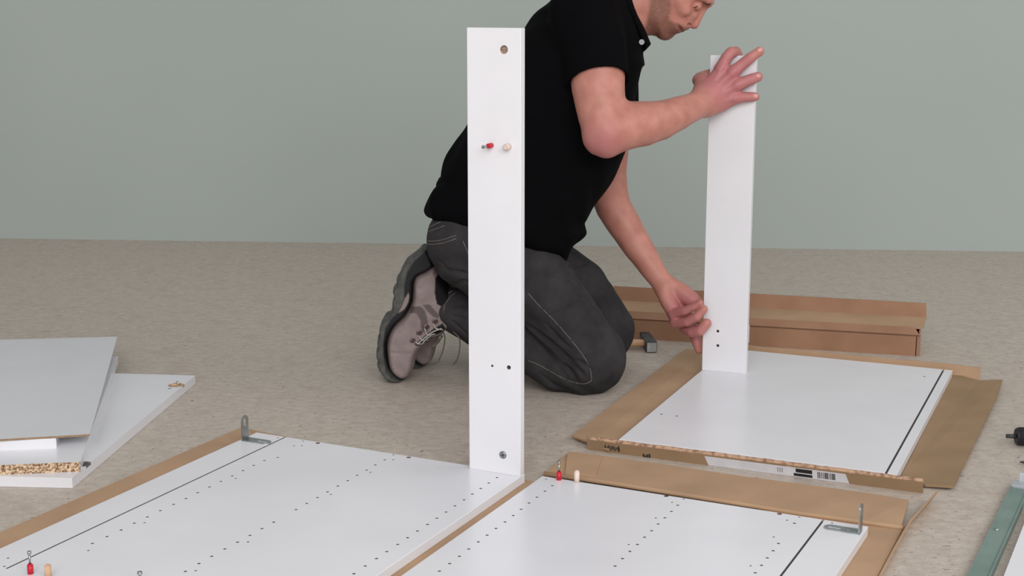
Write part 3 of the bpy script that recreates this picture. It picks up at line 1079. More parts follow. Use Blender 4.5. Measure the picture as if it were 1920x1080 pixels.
def sdf_mesh(S, vox, name, smooth_it=1):
    """sparse surface nets"""
    NB = 16
    lo = S.lo - 3 * vox
    nblk = np.ceil((S.hi + 3 * vox - lo) / (vox * NB)).astype(int)
    ii = np.arange(NB + 1)
    gx, gy, gz = np.meshgrid(ii, ii, ii, indexing='ij')
    base = np.c_[gx.ravel(), gy.ravel(), gz.ravel()]
    half = NB * vox * 0.866 * 1.25
    keys, verts, quads = [], [], []
    DIM = (nblk * NB + 4).astype(np.int64)

    def key(c):
        return ((c[..., 0] + 1) * DIM[1] + (c[..., 1] + 1)) * DIM[2] + (c[..., 2] + 1)

    for bi in range(nblk[0]):
        for bj in range(nblk[1]):
            for bk in range(nblk[2]):
                b0 = np.array([bi, bj, bk]) * NB
                cen = lo + (b0 + NB / 2) * vox
                # box-sized probe so that culling sees the whole block
                pr = np.array([cen, cen - NB / 2 * vox, cen + NB / 2 * vox])
                if abs(S.f(pr)[0]) > half: continue
                V = S.f(lo + (b0 + base) * vox).reshape(NB + 1, NB + 1, NB + 1)
                ins = V < 0
                if ins.all() or not ins.any(): continue
                # cells
                acc = np.zeros((NB, NB, NB, 3))
                cnt = np.zeros((NB, NB, NB))
                for axis in range(3):
                    for da in (0, 1):
                        for db in (0, 1):
                            o0 = [0, 0, 0]
                            oth = [a for a in range(3) if a != axis]
                            o0[oth[0]], o0[oth[1]] = da, db
                            o1 = list(o0)
                            o1[axis] += 1
                            A = V[o0[0]:o0[0] + NB, o0[1]:o0[1] + NB, o0[2]:o0[2] + NB]
                            B = V[o1[0]:o1[0] + NB, o1[1]:o1[1] + NB, o1[2]:o1[2] + NB]
                            cr = (A < 0) != (B < 0)
                            t = np.where(cr, A / np.where(cr, A - B, 1), 0)
                            cnt += cr
                            acc[..., axis] += np.where(cr, t, 0)
                            for q in oth:
                                acc[..., q] += np.where(cr, o0[q], 0)
                act = cnt > 0
                c = np.argwhere(act)
                keys.append(key(c + b0))
                verts.append(lo + (c + b0 + acc[act] / cnt[act][:, None]) * vox)
                # quads for edges starting at corners 0..NB-1
                for axis in range(3):
                    o1 = [0, 0, 0]
                    o1[axis] = 1
                    A = ins[:NB, :NB, :NB]
                    B = ins[o1[0]:o1[0] + NB, o1[1]:o1[1] + NB, o1[2]:o1[2] + NB]
                    e = np.argwhere(A != B)
                    if not len(e): continue
                    inside = A[tuple(e.T)]
                    u, v = [(1, 2), (2, 0), (0, 1)][axis]
                    du = np.zeros(3, int)
                    du[u] = 1
                    dv = np.zeros(3, int)
                    dv[v] = 1
                    g = e + b0
                    q = np.stack([key(g - du - dv), key(g - dv), key(g), key(g - du)], 1)
                    q[~inside] = q[~inside][:, ::-1]
                    quads.append(q)
    keys = np.concatenate(keys)
    verts = np.concatenate(verts)
    quads = np.concatenate(quads)
    uk, ui = np.unique(keys, return_index=True)
    verts = verts[ui]
    pos = np.searchsorted(uk, quads)
    pos = np.clip(pos, 0, len(uk) - 1)
    ok = (uk[pos] == quads).all(1)
    F = pos[ok]
    for _ in range(smooth_it):
        s = np.zeros_like(verts)
        n = np.zeros(len(verts))
        for a, b in ((0, 1), (1, 2), (2, 3), (3, 0)):
            np.add.at(s, F[:, a], verts[F[:, b]])
            np.add.at(s, F[:, b], verts[F[:, a]])
            np.add.at(n, F[:, a], 1)
            np.add.at(n, F[:, b], 1)
        verts = verts * 0.5 + 0.5 * s / np.maximum(n, 1)[:, None]
    me = bpy.data.meshes.new(name)
    me.vertices.add(len(verts))
    me.vertices.foreach_set('co', verts.astype(np.float32).ravel())
    me.loops.add(len(F) * 4)
    me.loops.foreach_set('vertex_index', F.astype(np.int32).ravel())
    me.polygons.add(len(F))
    me.polygons.foreach_set('loop_start', np.arange(0, len(F) * 4, 4, dtype=np.int32))
    me.polygons.foreach_set('loop_total', np.full(len(F), 4, dtype=np.int32))
    me.polygons.foreach_set('use_smooth', np.ones(len(F), dtype=bool))
    me.update(calc_edges=True)
    return me, verts


def attr(me, name, vals):
    a = me.attributes.new(name, 'FLOAT', 'POINT')
    a.data.foreach_set('value', np.asarray(vals, np.float32))


def ss(x, a, b):
    t = np.clip((x - a) / (b - a), 0, 1)
    return t * t * (3 - 2 * t)


def proj(V):
    d = V - CAM
    zc = d[:, 1] * CP - d[:, 2] * SP
    yc = d[:, 1] * SP + d[:, 2] * CP
    return np.c_[960 + FPX * d[:, 0] / zc, 540 - FPX * yc / zc]


def nd(px, py, Y, rpx):
    p = K(px, py, Y)
    return p, rpx * zc_of(p) / FPX


def march(S, px, py, lift=0.0, near=2.3, far=3.7):
    """first surface point seen through a photo pixel"""
    d = ray(px, py)
    d = d / np.linalg.norm(d)
    t = np.arange(near, far, 0.002)
    X = CAM + d * t[:, None]
    v = np.concatenate([S.f(X[i:i + 60]) for i in range(0, len(X), 60)])
    i = np.argmax(v < 0)
    if not (v < 0).any(): return None
    return CAM + d * (t[i] - 0.001 - lift)


# ------------------------------------------------------------------ person
YB = 3.19                                    # middle plane of the body
person = thing('person', 'kneeling person in black polo shirt and dark grey jeans holding a white board', 'person', tuple(G(980, 700, 0)))
lat = np.array([0, 1.0, 0])

# --- near arm (right), from inside the sleeve to the wrist
arm_n = Chain([nd(1112, 60, 3.03, 55), nd(1119, 120, 3.005, 53), nd(1122, 165, 2.99, 50), nd(1128, 215, 2.97, 45), nd(1138, 249, 2.958, 42.5)])
fore_n = Chain([nd(1138, 247, 2.958, 43), nd(1172, 236, 2.972, 45.5), nd(1205, 232, 2.995, 42), nd(1237, 226, 3.02, 37), nd(1268, 214, 3.05, 31.5), nd(1298, 201, 3.085, 26.5), nd(1316, 193, 3.105, 25)])
elb_n = Chain([nd(1127, 262, 2.955, 29), nd(1136, 268, 2.95, 24)])


def B2(px, py, off, rpx):
    p = PL(px, py, U2 + N2 * off, N2)
    return p, rpx * zc_of(p) / FPX


palm_n = [Chain([nd(1313, 186, 3.105, 18), B2(1334, 158, 0.030, 15.5), B2(1353, 128, 0.022, 11.5)]),
          Chain([nd(1316, 192, 3.105, 20), B2(1346, 164, 0.031, 16.5), B2(1375, 135, 0.023, 11.5)]),
          Chain([nd(1320, 198, 3.11, 20), B2(1352, 180, 0.028, 16.5), B2(1383, 159, 0.022, 11)]),
          Chain([nd(1324, 203, 3.11, 17), B2(1352, 195, 0.024, 15.5), B2(1379, 183, 0.020, 10.5)]),
          Chain([nd(1311, 184, 3.105, 17), B2(1318, 164, 0.030, 17.5), B2(1322, 152, 0.016, 15)])]
fing_n = [Chain([B2(1352, 129, 0.021, 12.3), B2(1362, 108, 0.018, 10.8), B2(1371, 98.5, 0.010, 10.5), B2(1380, 97, -0.010, 9.9), B2(1384, 104, -0.026, 9.0)]),
          Chain([B2(1375, 135, 0.022, 12.3), B2(1394, 119, 0.016, 10.3), B2(1408, 107, 0.013, 10.1), B2(1424, 96.5, 0.006, 8.7)]),
          Chain([B2(1383, 159, 0.021, 11.9), B2(1401, 151, 0.017, 10.5), B2(1412, 147.5, 0.014, 10.3), B2(1421, 144.5, 0.005, 9.2)]),
          Chain([B2(1379, 183, 0.019, 11.4), B2(1397, 182, 0.015, 9.4), B2(1408, 182, 0.012, 9.2), B2(1416, 181.5, 0.005, 8.3)]),
          Chain([B2(1319, 160, 0.026, 15.7), B2(1311, 151, 0.010, 12.9), B2(1313, 146, -0.018, 11.2), B2(1330, 140, -0.030, 10.1), B2(1345, 135, -0.029, 9.0)])]
knuck_n = [Chain([B2(1350, 129, 0.031, 6.5), B2(1355, 125, 0.030, 6)]), Chain([B2(1373, 136, 0.032, 7), B2(1378, 132, 0.031, 6.5)]),
           Chain([B2(1381, 160, 0.031, 6.5), B2(1386, 157, 0.030, 6)]), Chain([B2(1377, 184, 0.028, 6), B2(1382, 183, 0.027, 5.5)])]
tend_n = [Chain([B2(1328, 172, 0.046, 3.2), B2(1342, 148, 0.040, 3.2), B2(1353, 128, 0.034, 3.2)]), Chain([B2(1330, 178, 0.048, 3.2), B2(1352, 155, 0.043, 3.2), B2(1374, 136, 0.035, 3.2)]),
          Chain([B2(1333, 186, 0.046, 3.2), B2(1357, 174, 0.040, 3.2), B2(1382, 159, 0.034, 3.2)]), Chain([B2(1336, 194, 0.042, 3.2), B2(1357, 190, 0.036, 3.2), B2(1378, 184, 0.031, 3.2)])]
# --- far arm (left)
arm_f = Chain([nd(1140, 95, 3.34, 52), nd(1143, 230, 3.325, 42), nd(1140, 305, 3.315, 36), nd(1138, 350, 3.305, 35)])
fore_f = Chain([nd(1138, 350, 3.305, 35), nd(1150, 388, 3.30, 33.5), nd(1172, 424, 3.285, 31), nd(1198, 466, 3.27, 27.5), nd(1224, 505, 3.25, 22.5), nd(1246, 537, 3.235, 19)])
palm_f = [Chain([nd(1244, 538, 3.235, 17), nd(1253, 566, 3.215, 15), nd(1266, 592, 3.195, 11)]),
          Chain([nd(1247, 539, 3.235, 17), nd(1258, 572, 3.22, 15.5), nd(1269, 604, 3.20, 11)]),
          Chain([nd(1250, 538, 3.237, 17), nd(1270, 580, 3.228, 15), nd(1286, 614, 3.21, 11)]),
          Chain([nd(1253, 536, 3.24, 16), nd(1280, 580, 3.235, 14), nd(1298, 616, 3.22, 11)]),
          Chain([nd(1256, 534, 3.237, 16), nd(1279, 549, 3.225, 17), nd(1297, 562, 3.212, 15.5)])]
fing_f = [Chain([nd(1263, 588, 3.193, 9.6), nd(1285, 583, 3.166, 8.4), nd(1301, 575, 3.153, 7.6), nd(1312, 568, 3.148, 6.8)]),
          Chain([nd(1266, 606, 3.195, 9.6), nd(1289, 603.5, 3.161, 9.2), nd(1306, 594, 3.148, 8.8), nd(1319, 580, 3.146, 8)]),
          Chain([nd(1284, 617, 3.20, 10), nd(1298, 623, 3.166, 10), nd(1313, 620, 3.149, 10), nd(1325, 606, 3.145, 9.2)]),
          Chain([nd(1297, 618, 3.215, 10.5), nd(1304, 632, 3.200, 10), nd(1308, 645, 3.196, 9.4), nd(1311, 656, 3.194, 8.2)]),
          Chain([nd(1297, 562, 3.212, 14), nd(1318, 578, 3.210, 10.5), nd(1334, 596, 3.203, 9.5), nd(1345, 608, 3.196, 8)])]
hand_n = U([U([U(palm_n, 0.010)] + knuck_n + tend_n, 0.006), U(fing_n, 0.0012)], 0.0055)
hand_f = U([U(palm_f, 0.007), U(fing_f, 0.0004)], 0.0040)

# --- head: profile in its own middle plane, turned a little to the camera
HA = 14.0
hc = K(1283, -44, YB)
head_out = [(1216, 57), (1222, 65), (1229, 68), (1233, 68.5), (1237, 72.5), (1246, 75), (1254, 72.5), (1259.5, 66.5), (1264, 62), (1269, 61), (1274, 58.5), (1279, 56), (1284, 52.5), (1287, 46), (1292, 37), (1299, 27), (1308, 20),
            (1320, 16), (1330, 9), (1336, -3), (1346, -18), (1360, -42), (1367, -70), (1363, -100), (1343, -130), (1308, -145), (1268, -142), (1233, -126), (1212, -100), (1203, -72), (1200, -40), (1203, -5), (1210, 30)]
head = Outline(head_out, hc, ang=HA, W=0.077, m=0.085, smooth=3, grid=0.0015)
HX, HL = head.ex, head.l


def HP(px, py, off=0.0):
    """point in the head's middle plane, moved sideways (negative = towards the camera)"""
    return PL(px, py, hc, HL) + HL * off


def hr(rpx):
    return rpx * zc_of(hc) / FPX


nose = Chain([(HP(1320.5, 14), hr(6)), (HP(1312, 29), hr(6.8)), (HP(1302.5, 45.5), hr(8.6))])
nose2 = [Chain([(HP(1296, 39.5, s * 0.0135), hr(6.6)), (HP(1299, 45, s * 0.007), hr(6.4))]) for s in (-1, 1)]
brow = [Chain([(HP(1329, 6, s * 0.008), hr(7.5)), (HP(1329, 1, s * 0.030), hr(8)), (HP(1319, -8, s * 0.050), hr(7))]) for s in (-1, 1)]
lips = [Chain([(HP(1276.5, 48.5, s * 0.022), hr(2.6)), (HP(1283, 51.5, s * 0.010), hr(4.4)), (HP(1284.5, 52.5, 0), hr(4.6))]) for s in (-1, 1)] + \
       [Chain([(HP(1273.5, 50.5, s * 0.021), hr(2.6)), (HP(1273, 57, s * 0.010), hr(4.6)), (HP(1272.5, 58.5, 0), hr(4.8))]) for s in (-1, 1)]
chin = Chain([(HP(1248, 66.5, -0.009), hr(8.2)), (HP(1248, 66.5, 0.009), hr(8.2))])
jaw = [Chain([(HP(1250, 56, s * 0.018), hr(14)), (HP(1236, 30, s * 0.050), hr(16)), (HP(1236, -15, s * 0.060), hr(14))]) for s in (-1, 1)]
cheek = [Chain([(HP(1288, 16, s * 0.044), hr(13)), (HP(1281, -2, s * 0.058), hr(13))]) for s in (-1, 1)]
mouthside = [Chain([(HP(1269, 42, s * 0.028), hr(17))]) for s in (-1, 1)]
ears = []
for s in (-1, 1):
    e0 = HP(1258, -38, s * 0.079)
    upv = (HP(1358, -113) - HP(1283, -44))
    upv /= np.linalg.norm(upv)
    fw = np.cross(upv, HL)
    ears.append(U([Chain([(e0 - upv * 0.026, 0.006), (e0 - upv * 0.008 - fw * 0.010, 0.006), (e0 + upv * 0.014 - fw * 0.014, 0.006), (e0 + upv * 0.028, 0.006), (e0 + upv * 0.018 + fw * 0.010, 0.005)]),
                   Chain([(e0 - upv * 0.016, 0.005), (e0 + upv * 0.010, 0.007)])], 0.008))
neck = Chain([(K(1150, 25, YB), 0.066), (K(1195, 2, YB), 0.062), (K(1232, -40, YB), 0.060)])
throat = Chain([(K(1178, 48, YB), 0.040), (K(1216, 22, YB), 0.036), (K(1232, 10, YB), 0.030)])
sockets = [Chain([(HP(1321, 19, s * 0.026), 0.0110), (HP(1315, 15, s * 0.048), 0.0095)]) for s in (-1, 1)]
lids = [Ell(HP(1311, 11.0, s * 0.032), [HX, HL, head.ez], (0.0095, 0.0115, 0.0095)) for s in (-1, 1)]
nostr = [Chain([(HP(1298, 51.5, s * 0.0085), 0.0032), (HP(1293.5, 46.0, s * 0.0115), 0.0026)]) for s in (-1, 1)]
mouth_cut = Chain([(HP(1273, 46.5, -0.027), 0.0014), (HP(1277, 52.5, -0.013), 0.0021), (HP(1279.5, 57, 0), 0.0024), (HP(1277, 52.5, 0.013), 0.0021), (HP(1273, 46.5, 0.027), 0.0014)])


def carve(cut_, k):
    def fn(X, d):
        for c in cut_:
            if np.all(c.lo - 0.03 < X.max(0)) and np.all(c.hi + 0.03 > X.min(0)):
                d = -smin(-d, c.f(X), k)
        return d
    return fn


maxilla = [Chain([(HP(1283, 39, s * 0.016), hr(13)), (HP(1299, 25, s * 0.017), hr(12.5)), (HP(1309, 14, s * 0.016), hr(9))]) for s in (-1, 1)]
head_all = U([U([head] + jaw + cheek + mouthside + maxilla, 0.016), chin], 0.005)
head_all = Post(U([head_all] + brow, 0.010), carve(sockets, 0.014))
head_all = U([head_all] + lids, 0.006)
head_all = U([head_all, nose] + nose2, 0.006)


def mirror(p):
    return p - 2 * ((p - hc) @ HL) * HL


def on_face(pts, lift=0.0):
    return [march(head_all, x, y, lift) for x, y in pts]


def both(pts, rs):
    pts = [(p, r) for p, r in zip(pts, rs) if p is not None]
    return [Chain(pts), Chain([(mirror(p), r) for p, r in pts])]


up_lip = both(on_face([(1274.5, 48), (1278, 51), (1282, 53)], -0.002), [0.0018, 0.0034, 0.0042]) + [Chain([(HP(1284.5, 51.5, -0.006), hr(4.6)), (HP(1284.5, 51.5, 0.006), hr(4.6))])]
lo_lip = both(on_face([(1269, 50), (1270.5, 54.5), (1272, 58)], -0.002), [0.0018, 0.0036, 0.0044]) + [Chain([(HP(1273.5, 57.5, -0.006), hr(4.8)), (HP(1273.5, 57.5, 0.006), hr(4.8))])]
mcut = both(on_face([(1270, 46), (1273.5, 50.5), (1276, 54.5), (1277.5, 57)], 0.0005), [0.0018, 0.0028, 0.0030, 0.0032])
nostr = both(on_face([(1289.5, 45), (1293.5, 48)], -0.001), [0.0030, 0.0044])
alar = both(on_face([(1287, 39), (1286, 44)], 0.0005), [0.0016, 0.0014])
lash_pts = on_face([(1299.5, 13.5), (1303, 14), (1306.5, 12.5), (1309, 10)], -0.0003)
brow_pts = on_face([(1318, 3), (1324, 7), (1329, 8.5), (1332.5, 6)], -0.0004)
head_all = U([head_all] + up_lip + lo_lip, 0.0035)
head_all = Post(head_all, carve(nostr + alar, 0.0015))
head_all = Post(head_all, carve(mcut, 0.0014))
head_all = U([head_all] + ears, 0.006)
neck_all = U([neck, throat], 0.03)

# --- hidden core so that the body is one continuous figure
hip_n, hip_f = nd(895, 462, 3.10, 52), nd(915, 455, 3.29, 52)
core = [Chain([(K(915, 420, YB), 0.085), (K(1000, 270, YB), 0.10), (K(1085, 110, YB), 0.10), (K(1128, 40, YB), 0.08)]),
        Chain([(K(1100, 50, 3.06), 0.062), (K(1120, 60, 3.30), 0.062)]),
        Chain([hip_n, nd(1016, 545, 3.085, 44), nd(1104, 668, 3.075, 40)]),
        Chain([nd(1092, 680, 3.075, 38), nd(1000, 648, 3.095, 34), nd(868, 588, 3.16, 28), nd(815, 560, 3.175, 22)]),
        Chain([hip_f, nd(1010, 525, 3.30, 55), nd(1124, 616, 3.325, 40)]),
        Chain([nd(1110, 632, 3.325, 34), nd(960, 622, 3.32, 30), nd(870, 585, 3.30, 24)])]
body_sdf = U([U(core, 0.03), U([arm_n, fore_n, elb_n], 0.014), U([arm_f, fore_f], 0.012), neck_all], 0.012)
body_sdf = U([body_sdf, head_all], 0.012)
hands = U([hand_n, hand_f], 0.0)
body_sdf = U([body_sdf, hands], 0.008)


def skin_detail(X, d):
    # tendons and knuckles are left to the chains; a touch of forearm muscle relief
    return d + 0.0006 * np.sin(X[:, 0] * 95 + X[:, 2] * 40) * np.sin(X[:, 2] * 80 + X[:, 1] * 30)


me, V = sdf_mesh(Post(body_sdf, skin_detail), 0.0019, 'body', 1)
uvp = np.c_[(V - hc) @ head.ex, (V - hc) @ head.ez]
HQ = lambda pts: np.array([head.uv(PL(x, y, hc, HL)) for x, y in pts])
bd = poly_sd(uvp, HQ([(1229, -45), (1246, -45), (1262, -20), (1267, 5), (1266, 24), (1262, 36), (1270, 41), (1283, 44), (1291, 50), (1286, 62), (1262, 80), (1235, 84), (1205, 66), (1219, 45), (1226, 20)]))
inhead = (V[:, 2] > 0.60) & (V[:, 0] > 0.2)
attr(me, 'beard', np.where(inhead, ss(-bd, -0.004, 0.006), 0))
lipm = poly_sd(proj(V), np.array([(1268, 46), (1273, 46), (1280, 49), (1287, 51), (1286, 56), (1277, 60), (1271, 62), (1267, 58), (1267, 51)], float))
attr(me, 'lip', np.where(inhead & (np.abs((V - hc) @ HL) < 0.045), ss(-lipm, -0.001, 0.002), 0))
red = np.zeros(len(V))
for c_, r_ in [(K(1125, 270, 2.93), 0.055), (HP(1302, 46), 0.016)]:
    red = np.maximum(red, 0.6 * (1 - ss(np.linalg.norm(V - c_, axis=1), r_ * 0.3, r_ * 1.3)))
hd = np.minimum(hand_n.f(V) if len(V) < 1 else 1, 1) if False else None
for c_, r_ in [(B2(1375, 150, 0.02, 1)[0], 0.085), (nd(1290, 600, 3.19, 1)[0], 0.075)]:
    red = np.maximum(red, 0.8 * (1 - ss(np.linalg.norm(V - c_, axis=1), r_ * 0.5, r_ * 1.2)))
attr(me, 'flush', red)

m = M['skin'] = new_mat('skin', (206, 150, 128), 0.48, spec=0.35)
b = m.node_tree.nodes['Principled BSDF']
b.inputs['Subsurface Weight'].default_value = 0.12
b.inputs['Subsurface Radius'].default_value = (0.012, 0.005, 0.003)
mp, nz, cr = noise_col(m, (174, 115, 101), (198, 138, 123), 30, 0.28, 0.72, 8, bump=0.12, bdist=0.002)


def mix_attr(m, prev, name, col, scale=None, lo=0.0, hi=1.0):
    at = N(m, 'ShaderNodeAttribute', attribute_name=name)
    fac = at.outputs['Fac']
    if scale:
        tc = N(m, 'ShaderNodeTexCoord')
        n2 = N(m, 'ShaderNodeTexNoise')
        n2.inputs['Scale'].default_value = scale
        n2.inputs['Detail'].default_value = 3
        L(m, tc.outputs['Object'], n2.inputs['Vector'])
        mr = N(m, 'ShaderNodeMapRange')
        mr.inputs['From Min'].default_value = lo
        mr.inputs['From Max'].default_value = hi
        L(m, n2.outputs['Fac'], mr.inputs[0])
        mu = N(m, 'ShaderNodeMath', operation='MULTIPLY')
        L(m, fac, mu.inputs[0])
        L(m, mr.outputs[0], mu.inputs[1])
        fac = mu.outputs[0]
    mx = N(m, 'ShaderNodeMix', data_type='RGBA')
    L(m, fac, mx.inputs[0])
    L(m, prev, mx.inputs[6])
    mx.inputs[7].default_value = (*lin(col), 1)
    return mx.outputs[2]


c = mix_attr(m, cr.outputs[0], 'flush', (180, 114, 116))
c = mix_attr(m, c, 'lip', (166, 104, 94))
c = mix_attr(m, c, 'beard', (106, 74, 60), 800, 0.18, 0.66)
L(m, c, b.inputs['Base Color'])
obj('body', me, m, person)

# face details
m = M['hair'] = new_mat('brown_hair', (70, 50, 38), 0.6)
noise_col(m, (56, 40, 30), (88, 64, 48), 300, stretch=(1, 1, 0.2), bump=0.5, bdist=0.003)
hair_out = [(1246, -40), (1262, -52), (1285, -50), (1310, -46), (1345, -36), (1362, -44), (1374, -68), (1371, -104), (1348, -137), (1309, -153), (1266, -150), (1228, -133), (1206, -104), (1196, -72), (1196, -36), (1206, -18), (1222, -22), (1232, -44)]
hair = Outline(hair_out, hc, ang=HA, W=0.083, m=0.080, smooth=3, grid=0.002)
me, V = sdf_mesh(Post(hair, lambda X, d: d + 0.0012 * np.sin(X[:, 0] * 260 + 6 * np.sin(X[:, 1] * 60)) * np.sin(X[:, 2] * 190)), 0.003, 'hair', 1)
obj('hair', me, m, person)
for mir in (False, True):
    pts = [mirror(p) if mir else p for p in brow_pts if p is not None]
    bm = bmesh.new()
    sp_ = spline(pts, 4)
    tube(bm, sp_, [0.0010 + 0.0014 * math.sin(math.pi * (k + 1) / (len(sp_) + 1)) for k in range(len(sp_))], 8)
    obj('eyebrow', from_bm(bm), M['hair'], person)
m = M['eye'] = new_mat('eye', (60, 46, 40), 0.15)
noise_col(m, (40, 30, 28), (70, 54, 46), 200)
for mir in (False, True):
    pts = [mirror(p) if mir else p for p in lash_pts if p is not None]
    bm = bmesh.new()
    sp_ = spline(pts, 4)
    tube(bm, sp_, [0.0005 + 0.0010 * math.sin(math.pi * (k + 1) / (len(sp_) + 1)) for k in range(len(sp_))], 7)
    obj('eyelashes', from_bm(bm), M['eye'], person)


def grad(S, p, h=0.001):
    g = np.array([S.f(np.array([p + d]))[0] - S.f(np.array([p - d]))[0] for d in np.eye(3) * h])
    return g / np.linalg.norm(g)


M['nail'] = new_mat('fingernail', (206, 150, 142), 0.3)
noise_col(M['nail'], (200, 144, 136), (212, 158, 150), 80)


def nail(px, py, qx, qy, S=None, w=0.0052, l=0.0068):
    p, q = march(hand_n, px, py), march(hand_n, qx, qy)
    if p is None or q is None: return
    n = grad(hand_n, p)
    d = p - q
    d = d - n * (d @ n)
    d /= np.linalg.norm(d)
    e = np.cross(n, d)
    bm = bmesh.new()
    top = []
    for r_ in range(5):
        t = r_ / 4
        row = []
        for k in range(12):
            a = 2 * math.pi * k / 12
            x, y = math.cos(a) * l * t, math.sin(a) * w * t
            x = max(min(x, l * 0.85), -l)
            row.append(bm.verts.new(tuple(p + d * x + e * y + n * (0.0004 - 0.0022 * (y / w) ** 2 * 1.0 - 0.0008 * (x / l) ** 2))))
        top.append(row)
    for r0, r1_ in zip(top[1:], top[2:]):
        for k in range(12):
            bm.faces.new((r0[k], r0[(k + 1) % 12], r1_[(k + 1) % 12], r1_[k])).smooth = True
    bm.faces.new(top[1]).smooth = True
    bmesh.ops.delete(bm, geom=top[0], context='VERTS')
    o = obj('fingernail', from_bm(bm), M['nail'], person)
    md = o.modifiers.new('thick', 'SOLIDIFY')
    md.thickness = 0.0006


nail(1425, 92.5, 1410, 103)
nail(1422, 141, 1405, 147)
nail(1417, 179.5, 1402, 180.5)

# ------------------------------------------------------------------ polo shirt
shirt_out = [(797, 398), (799, 387), (806, 368), (812, 356), (818, 349), (818, 340), (821, 334), (826, 330), (827, 318), (831, 302), (838, 288), (850, 272), (866, 250), (876, 230), (883, 212), (905, 170), (935, 115), (960, 82), (985, 50), (1008, 20), (1030, 2),
             (1060, -25), (1100, -48), (1140, -55), (1165, -40), (1180, -10), (1188, 12), (1196, 35), (1204, 60), (1208, 82), (1204, 100), (1208, 121), (1203, 128), (1196, 150), (1190, 185), (1184, 230), (1177, 270), (1163, 303), (1148, 333), (1130, 361), (1115, 386), (1105, 406),
             (1097, 416), (1099, 431), (1091, 442), (1075, 457), (1066, 474), (1057, 489), (1035, 476), (1010, 469), (985, 466), (940, 455), (880, 437), (845, 421), (815, 411), (803, 408)]
shirt_core = Outline(shirt_out, K(1000, 250, YB), W=0.185, m=0.125, smooth=3)
sleeve_n = Chain([nd(1092, 28, 3.05, 66), nd(1112, 80, 3.02, 62), nd(1119, 130, 3.0, 59), nd(1122, 185, 2.985, 58)])
sleeve_f = Chain([nd(1128, 60, 3.32, 66), nd(1138, 120, 3.335, 58), nd(1142, 190, 3.33, 55), nd(1143, 240, 3.325, 53)])


def plane_cut(p, n):
    p, n = np.array(p), np.array(n, float)
    n = n / np.linalg.norm(n)
    return lambda X, d: np.maximum(d, (X - p) @ n)


pc = K(1120, 152, 2.99)
axn = nd(1122, 185, 2.985, 1)[0] - nd(1112, 80, 3.02, 1)[0]
axn = axn / np.linalg.norm(axn)
# the opening tips towards the camera, so its near side sits higher
axn_c = axn + np.array([0.05, -0.30, 0])
axn_u = axn_c / np.linalg.norm(axn_c)
sleeve_n = Post(sleeve_n, plane_cut(pc, axn_c))
arm_hole = Chain([(p, r + 0.0015) for p, r in arm_n.n])
sleeve_n = Post(sleeve_n, lambda X, d: np.maximum(d, -np.maximum(arm_hole.f(X), -((X - pc) @ axn_u + 0.018))))
pf = K(1143, 225, 3.33)
sleeve_f = Post(sleeve_f, plane_cut(pf, (0, 0, -1)))
neck_hole = Chain([(K(1170, 8, YB), 0.069), (K(1235, -50, YB), 0.069)])


def folds(X, d):
    a = 0.0022 * np.sin(X[:, 0] * 38 - X[:, 2] * 62 + 2.2 * np.sin(X[:, 1] * 17)) * ss(0.62 - X[:, 2], 0.0, 0.3)
    b_ = 0.0016 * np.sin(X[:, 0] * 70 + X[:, 2] * 30 + 3 * np.sin(X[:, 1] * 23 + X[:, 2] * 12))
    fade = ss(np.linalg.norm(X - pc, axis=1), 0.07, 0.13)
    return d + (a + b_) * fade


hem_n = Chain([nd(836, 384, 3.09, 34), nd(885, 398, 3.06, 40), nd(945, 420, 3.04, 42), nd(1005, 436, 3.05, 36), nd(1042, 452, 3.08, 26)])
shirt = Post(U([shirt_core, hem_n, U([sleeve_n, sleeve_f], 0)], 0.014), folds)
shirt = Post(shirt, lambda X, d: np.maximum(d, -neck_hole.f(X)))
shirt = Post(shirt, lambda X, d: np.maximum(d, -np.maximum(arm_hole.f(X), -((X - pc) @ axn_u + 0.018))))
me, V = sdf_mesh(shirt, 0.0030, 'polo_shirt', 3)
m = M['shirt'] = new_mat('black_cotton', (9, 9, 11), 0.95, spec=0.06)
noise_col(m, (7, 7, 9), (11, 11, 13), 500, bump=0.15, bdist=0.0006)
polo = obj('polo_shirt', me, m, person)
col_out = [(1128, -52), (1155, -60), (1174, -42), (1186, -8), (1196, 24), (1205, 46), (1213, 66), (1220, 82), (1213, 90), (1205, 98), (1194, 88), (1182, 66), (1166, 34), (1146, -8)]
placket = Outline([(1180, 80), (1197, 94), (1203, 100), (1209.5, 122.5), (1203, 125), (1192, 142), (1178, 140)], K(1180, 20, YB), W=0.030, m=0.008, smooth=0, grid=0.001)
collar = Post(U([Outline(col_out, K(1180, 20, YB), W=0.098, m=0.028, smooth=0, grid=0.0015), placket], 0.0), lambda X, d: np.maximum(d, -neck_hole.f(X)))
me, V = sdf_mesh(collar, 0.0022, 'collar', 4)
o = obj('collar', me, M['shirt'], polo)
o.matrix_parent_inverse = polo.matrix_world.inverted() if False else Matrix.Identity(4)
o.matrix_parent_inverse = Matrix.Identity(4)
